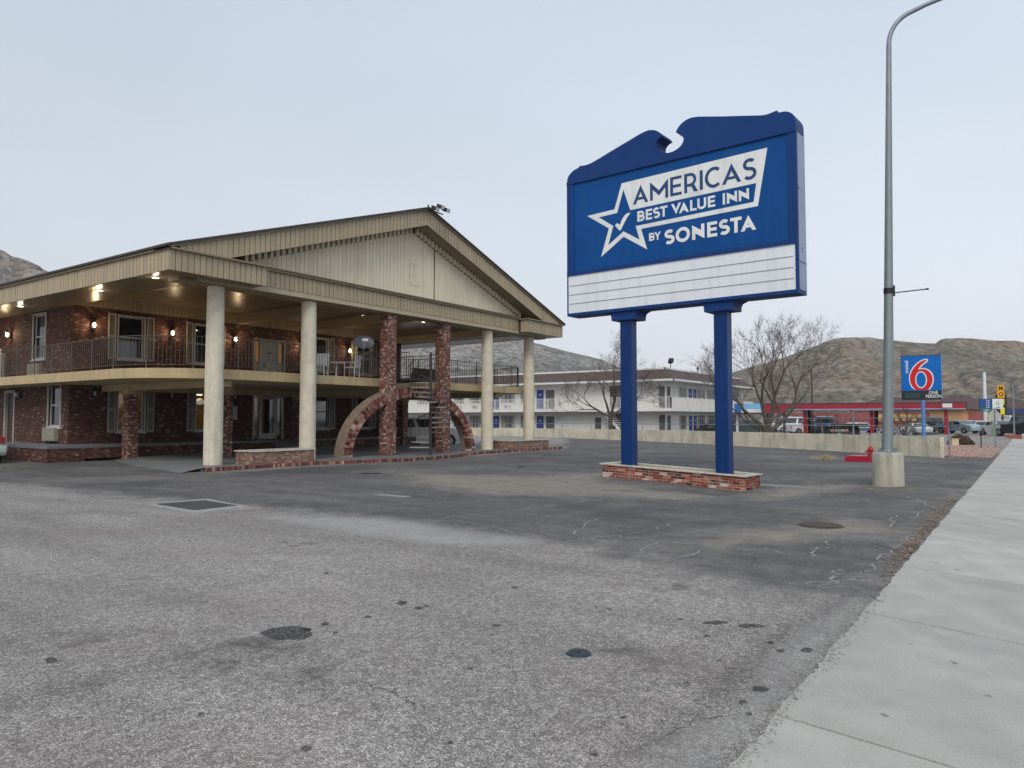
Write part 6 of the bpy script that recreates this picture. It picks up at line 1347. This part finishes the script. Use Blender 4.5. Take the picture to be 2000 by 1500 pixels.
# gravel bed with stones
gv=MB(); GP=G((1843,868),(1880,866),(1965,873),(1972,876),(1955,889),(1842,893))
GP=[(-3.0,36.2),(-1.35,35.6),(-1.3,47.5),(-2.2,50.5),(-4.6,50),(-4.2,44)]
gq=MB(); gq.add([(x,y,.006) for x,y in GP],[tuple(range(len(GP)))]); g_=gq.obj('gravel_bed',mat('gravel_soil',rgb(150,128,118),.95,var=.2,scale=6,bump=.5)); g_['kind']='structure'
oc=[(1,0,0),(-1,0,0),(0,1,0),(0,-1,0),(0,0,1),(0,0,-1)]; of=[(0,2,4),(2,1,4),(1,3,4),(3,0,4),(2,0,5),(1,2,5),(3,1,5),(0,3,5)]
GA=np.array(GP); cnt=0
while cnt<2600:
    x=random.uniform(-4.6,-1.3);y=random.uniform(35.6,50.5)
    if in_poly(np.array([x]),np.array([y]),GP)[0]<.02: continue
    s_=random.uniform(.03,.10); a=random.random()*6; c,q=math.cos(a),math.sin(a); sx_,sy_,sz_=s_*random.uniform(.7,1.3),s_*random.uniform(.6,1.1),s_*random.uniform(.5,.9)
    gv.add([(x+c*u*sx_-q*v*sy_,y+q*u*sx_+c*v*sy_,s_*.3+w2*sz_) for u,v,w2 in oc],of); cnt+=1
o=gv.obj('gravel_stones',mat('stones',rgb(158,132,122),.9,var=.45,scale=9),kind='stuff'); tag(o,'reddish grey landscape stones between the wall end and the far sidewalk','gravel')

# ---------------------------------------------------------------- bare trees and shrubs
M_bark=mat('bark',(.085,.068,.055),.95,var=.25,scale=6,bump=.6,bscale=30); M_twig=mat('twigs',(.14,.11,.095),.95,var=.2,scale=3)
def tree(name,label,x,y,H,seeds,limbs,z=None,rt=.2,depth=6,group=None,spread=.5,cat='tree',tw=M_twig,droop=0.,ratio=.74,th=.24):
    rng=random.Random(seeds); t=thing(name,label,cat,(x,y,gz(x,y) if z is None else z),0,group); tr=MB(); cr=MB(); cnt=[0]
    def branch(p,d,l,r,k):
        n=4 if k<3 else (3 if k<depth-1 else 2); P=[p.copy()]; q=p.copy(); dd=d.copy()
        for i in range(n):
            dd=(dd+Vector((rng.gauss(0,.13),rng.gauss(0,.13),rng.gauss(.03-droop,.09)))).normalized(); q=q+dd*(l/n); P.append(q.copy())
        r1=r*.62; m=tr if k<=2 else cr
        m.tube(P,[r+(r1-r)*i/n for i in range(n+1)],6 if k<=1 else (4 if k<=3 else 3),smooth=k<3); cnt[0]+=1
        if k>=depth: return
        nb=rng.choice((2,3,3)) if k<depth-1 else rng.choice((3,4))
        for j in range(nb):
            a=rng.uniform(0,6.28); sp_=rng.uniform(.25,.75)*(1.1 if k>2 else .9); o=dd.orthogonal().normalized(); o2=dd.cross(o); nd=(dd*math.cos(sp_)+(o*math.cos(a)+o2*math.sin(a))*math.sin(sp_)); nd.z+=.12-droop*1.2; nd.normalize()
            s0=P[-1] if j==0 else P[rng.choice((-1,-2))]
            branch(s0,nd,l*rng.uniform(ratio-.1,ratio+.1),max(r1*rng.uniform(.65,.95),.006),k+1)
        # side shoots
        if k>=2:
            for s0 in P[1:]:
                a=rng.uniform(0,6.28); o=dd.orthogonal().normalized(); o2=dd.cross(o); nd=(dd*.55+(o*math.cos(a)+o2*math.sin(a))*.8); nd.z+=.2-droop*2; nd.normalize(); L2=l*.5
                cr.tube([s0,s0+nd*L2*.5,s0+(nd+Vector((0,0,.1-droop))).normalized()*L2],[.008,.005,.003],3,smooth=False)
    hh=H*th; tr.tube([(0,0,-.2),(.03*H*.2,0,hh*.5),(0,0,hh)],[rt*1.25,rt,rt*.92],10)
    for d,l,r in limbs: branch(Vector((0,0,hh-.1)),Vector(d).normalized(),l*H,r*rt,1)
    tr.obj('trunk',M_bark,t); cr.obj('crown',tw,t); return t
rtv=Vector((math.cos(YAW),math.sin(YAW),0)); fwv=Vector((-math.sin(YAW),math.cos(YAW),0))
def D(l,f,u): v=rtv*l+fwv*f; return (v.x,v.y,u)
x,y=pxw(1502,46.5)
tree('bare_tree','large bare tree with wide spreading limbs behind the right blue sign post',x,y,8.8,11,[(D(-.8,.1,.85),.25,.62),(D(-.28,-.2,1.0),.26,.62),(D(.10,.25,1.05),.26,.66),(D(.62,-.1,.88),.28,.62),(D(.9,.3,.50),.27,.5),(D(-.9,.3,.45),.20,.45)],rt=.26,depth=7,group='bare trees behind the wall',th=.18)
x,y=pxw(1192,60)
tree('bare_tree','smaller bare tree in front of the white motel, left of the left sign post',x,y,6.6,5,[(D(-.9,.1,.85),.26,.6),(D(-.3,.3,1.2),.28,.6),(D(.2,-.2,1.3),.30,.66),(D(.75,.1,.9),.24,.5)],rt=.20,depth=7,group='bare trees behind the wall',th=.28,droop=.02)
x,y=pxw(1766,47); tree('bare_shrub','small twisted bare tree between the lamp pole and the blue motel sign',x,y,2.5,3,[(D(-.8,0,.8),.28,.6),(D(.5,.2,.9),.28,.6),(D(.9,0,.5),.25,.5),(D(0,.2,1),.25,.6)],rt=.10,depth=5,cat='shrub',group='bare shrubs behind the wall')
M_twr=mat('reddish_twigs',(.16,.085,.08),.95,var=.2)
for px,d,H,sd,lb in ((1628,68,3.0,21,'reddish bare shrub tree behind the blue truck'),(1556,52,1.2,22,'low dense bare bush along the wall right of the large bare tree'),(1520,50,1.0,23,'low bare bush at the foot of the large bare tree'),(1640,80,3.4,25,'farther reddish bare tree in front of the red shop'),(1598,84,3.2,26,'thin bare tree beside the utility pole'),(1745,60,2.2,27,'bare bush seen left of the small twisted tree'),(1440,75,2.6,28,'bare shrub below the blue awning')):
    x,y=pxw(px,d); tree('bare_shrub',lb,x,y,H,sd,[(D(-.7,.1,.8),.3,.6),(D(.1,.3,1),.3,.6),(D(.7,-.1,.8),.3,.6)],rt=.06,depth=5,cat='shrub',group='bare shrubs behind the wall',tw=M_twr,th=.15)
# brown clipped bush: many small leaf faces
def bush(px,d,w_,h_,label,n=2600,m=None):
    x,y=pxw(px,d); t=thing('bush',label,'bush',(x,y,0)); mb=MB()
    for k in range(n):
        u=Vector((random.gauss(0,1),random.gauss(0,1),random.gauss(0,1))).normalized(); rr=random.random()**.25*(1+.22*noise.noise(u*2.2)); p=Vector((u.x*w_*rr,u.y*w_*.8*rr,abs(u.z)*h_*rr)); a=Vector((random.gauss(0,1),random.gauss(0,1),random.gauss(0,1))).normalized()*.05; b=a.orthogonal().normalized()*.03
        mb.quad(p-a,p+b,p+a,p-b)
    mb.obj('foliage',m or mat('brown_foliage',(.10,.062,.04),.9,var=.5,scale=9),t); MB().cyl((0,0,0),(0,0,h_*.6),.05,n=6).obj('stem',M_bark,t)
bush(1874,46,.72,.62,'rounded brown bush near the red canopy post')
bush(1228+95,63,.6,.5,'small round shrub against the white motel wall')

# ---------------------------------------------------------------- hills
def hillmat(name='sagebrush_hill',k=1.,sat=1.,top=1.):
    m,t,p=newmat(name); L=t.links.new
    ge=nn(t,'ShaderNodeNewGeometry')
    def N(s,d=6,r=.65,sc_=None):
        n=nn(t,'ShaderNodeTexNoise'); n.inputs['Scale'].default_value=s;n.inputs['Detail'].default_value=d;n.inputs['Roughness'].default_value=r
        if sc_: mp=nn(t,'ShaderNodeMapping'); mp.inputs['Scale'].default_value=sc_; L(ge.outputs['Position'],mp.inputs[0]); L(mp.outputs[0],n.inputs[0])
        else: L(ge.outputs['Position'],n.inputs[0])
        return n.outputs[0]
    def CR(x,els):
        c=nn(t,'ShaderNodeValToRGB'); L(x,c.inputs[0]); e=c.color_ramp.elements; e[0].position=els[0][0];e[0].color=(*els[0][1],1);e[1].position=els[-1][0];e[1].color=(*els[-1][1],1)
        for q,k in els[1:-1]: e.new(q).color=(*k,1)
        return c.outputs[0]
    base=CR(N(.016,8,.72),[(.30,(.095,.090,.075)),(.45,(.15,.135,.115)),(.54,(.23,.20,.165)),(.64,(.20,.145,.115)),(.75,(.31,.28,.24))])
    bush_=N(.22,3,.6); bm_=nn(t,'ShaderNodeMapRange'); bm_.inputs[1].default_value=.50; bm_.inputs[2].default_value=.58; bm_.inputs[4].default_value=.75; L(bush_,bm_.inputs[0])
    a=nn(t,'ShaderNodeMix',data_type='RGBA'); L(bm_.outputs[0],a.inputs[0]); L(base,a.inputs[6]); a.inputs[7].default_value=(.075,.075,.058,1)
    sb=N(.02,7,.7,(1,1,9)); s2=nn(t,'ShaderNodeMapRange'); s2.inputs[1].default_value=.56; s2.inputs[2].default_value=.64; s2.inputs[4].default_value=.3; L(sb,s2.inputs[0])
    b=nn(t,'ShaderNodeMix',data_type='RGBA'); L(s2.outputs[0],b.inputs[0]); L(a.outputs[2],b.inputs[6]); b.inputs[7].default_value=(.10,.095,.092,1)
    # steep faces are rock
    sp_=nn(t,'ShaderNodeSeparateXYZ'); L(ge.outputs['Normal'],sp_.inputs[0]); r_=nn(t,'ShaderNodeMapRange'); r_.inputs[1].default_value=.62; r_.inputs[2].default_value=.42; r_.inputs[4].default_value=.8; L(sp_.outputs[2],r_.inputs[0])
    rock=CR(N(.12,6,.7,(1,1,4)),[(.3,(.05,.048,.048)),(.6,(.13,.12,.115)),(.8,(.22,.19,.165))])
    c=nn(t,'ShaderNodeMix',data_type='RGBA'); L(r_.outputs[0],c.inputs[0]); L(b.outputs[2],c.inputs[6]); L(rock,c.inputs[7])
    # scattered stones and single shrubs
    sv=nn(t,'ShaderNodeTexVoronoi'); sv.inputs['Scale'].default_value=.33; L(ge.outputs['Position'],sv.inputs[0]); sc3=nn(t,'ShaderNodeSeparateColor'); L(sv.outputs['Color'],sc3.inputs[0]); sm=nn(t,'ShaderNodeMapRange'); sm.inputs[3].default_value=.62; sm.inputs[4].default_value=1.42; L(sc3.outputs[0],sm.inputs[0])
    hv=nn(t,'ShaderNodeHueSaturation'); hv.inputs['Saturation'].default_value=sat; L(c.outputs[2],hv.inputs['Color']); mk_=nn(t,'ShaderNodeMath',operation='MULTIPLY'); mk_.inputs[1].default_value=k; L(sm.outputs[0],mk_.inputs[0]); L(mk_.outputs[0],hv.inputs['Value']); L(hv.outputs[0],p.inputs['Base Color']); p.inputs['Roughness'].default_value=.95; p.inputs['Specular IOR Level'].default_value=.1
    bp=nn(t,'ShaderNodeBump'); bp.inputs['Strength'].default_value=.8; bp.inputs['Distance'].default_value=2.5; L(N(.25,6,.7),bp.inputs['Height']); L(bp.outputs[0],p.inputs['Normal'])
    return m
M_hill=hillmat(k=1.12,sat=1.25); M_hillg=hillmat('grey_hill',1.3,.5); M_hilld=hillmat('rocky_hill',1.05,.75)
def hill(name,sil,dfoot,dridge,na=260,nd=110,rough=.09,cliff=0,mt=None):
    pxs=np.array([p[0] for p in sil],float); pys=np.array([p[1] for p in sil],float)
    u=np.linspace(pxs[0],pxs[-1],na); az=np.arctan2(u-1000,1444.); ridge=np.interp(u,pxs,pys)
    tt=np.concatenate([np.linspace(0,1,nd),np.linspace(1.04,1.6,14)]); V=[];F=[]
    for j,t_ in enumerate(tt):
        for i in range(na):
            d=dfoot+(dridge-dfoot)*t_  # depth along the optical axis
            x,y=pxw(u[i],d); R_=1.6+(818-ridge[i])*dridge/1444.
            prof=t_**1.15 if t_<=1 else 1-(t_-1)*.9
            if cliff and t_<=1: prof=(prof*(1-cliff)+cliff*(1/(1+math.exp(-(t_-.93)*38)))*1.02); prof=min(prof,1)
            n1=noise.fractal(Vector((x*.006,y*.006,3.1)),1.0,2.1,6); n2=noise.fractal(Vector((x*.03,y*.03,7.7)),1.0,2.0,5)
            amp=math.sin(min(t_,1)*math.pi)**.8 if t_<1 else 0; gq=u[i]*.012+2.2*noise.noise(Vector((x*.004,y*.004,1.3)))+t_*.8; g1=1-abs(noise.noise(Vector((gq,t_*1.6,5.5))))*2; g2=1-abs(noise.noise(Vector((gq*2.7,t_*3.2,9.5))))*2
            z=-1+(R_+1)*prof+(n1*R_*rough*1.5+n2*R_*rough*.6-max(g1,0)**2*R_*rough*.7-max(g2,0)**2*R_*rough*.28)*amp+(n2*.8 if t_>.9 else 0)
            V.append((x,y,z))
    n=len(tt)
    for j in range(n-1):
        for i in range(na-1): a=j*na+i; F.append((a,a+1,a+na+1,a+na))
    me=bpy.data.meshes.new(name); me.from_pydata(V,[],F); me.polygons.foreach_set('use_smooth',[True]*len(F)); me.materials.append(mt or M_hill)
    o=bpy.data.objects.new(name,me); sc.collection.objects.link(o); o['kind']='structure'; return o
hill('hill',[(-700,330),(-400,380),(-200,420),(-60,462),(0,488),(14,497),(30,500),(48,506),(62,512),(72,517),(75,522),(86,527),(100,533),(160,560),(300,600),(500,680)],260,420,rough=.10,cliff=.15,mt=M_hilld)
hill('hill',[(520,700),(640,650),(780,640),(900,650),(980,662),(1030,666),(1060,672),(1100,684),(1150,696),(1180,704),(1200,712),(1230,728),(1270,750),(1330,780),(1400,815)],330,620,rough=.10,mt=M_hillg)
hill('hill',[(1330,795),(1400,745),(1430,727),(1470,714),(1510,703),(1560,688),(1600,674),(1625,662),(1650,658),(1700,658),(1735,662),(1765,666),(1800,670),(1830,671),(1840,663),(1850,660),(1900,659),(1940,662),(1985,664),(2000,668),(2080,676),(2200,668),(2400,690),(2600,740)],210,520,na=420,nd=130,rough=.09,cliff=.12)

# ---------------------------------------------------------------- thin winter haze
hz=MB().box((-1300,-80,-3),(1100,1500,120)).obj('haze',None,kind='stuff'); hm=bpy.data.materials.new('haze_air'); hm.use_nodes=True; ht=hm.node_tree; ht.nodes.clear()
ho=nn(ht,'ShaderNodeOutputMaterial'); hv_=nn(ht,'ShaderNodeVolumePrincipled'); hv_.inputs['Color'].default_value=(.93,.95,1,1); hv_.inputs['Density'].default_value=.0002; ht.links.new(hv_.outputs[0],ho.inputs['Volume']); hz.data.materials.append(hm)
tag(hz,'thin pale haze hanging over the whole valley','haze')
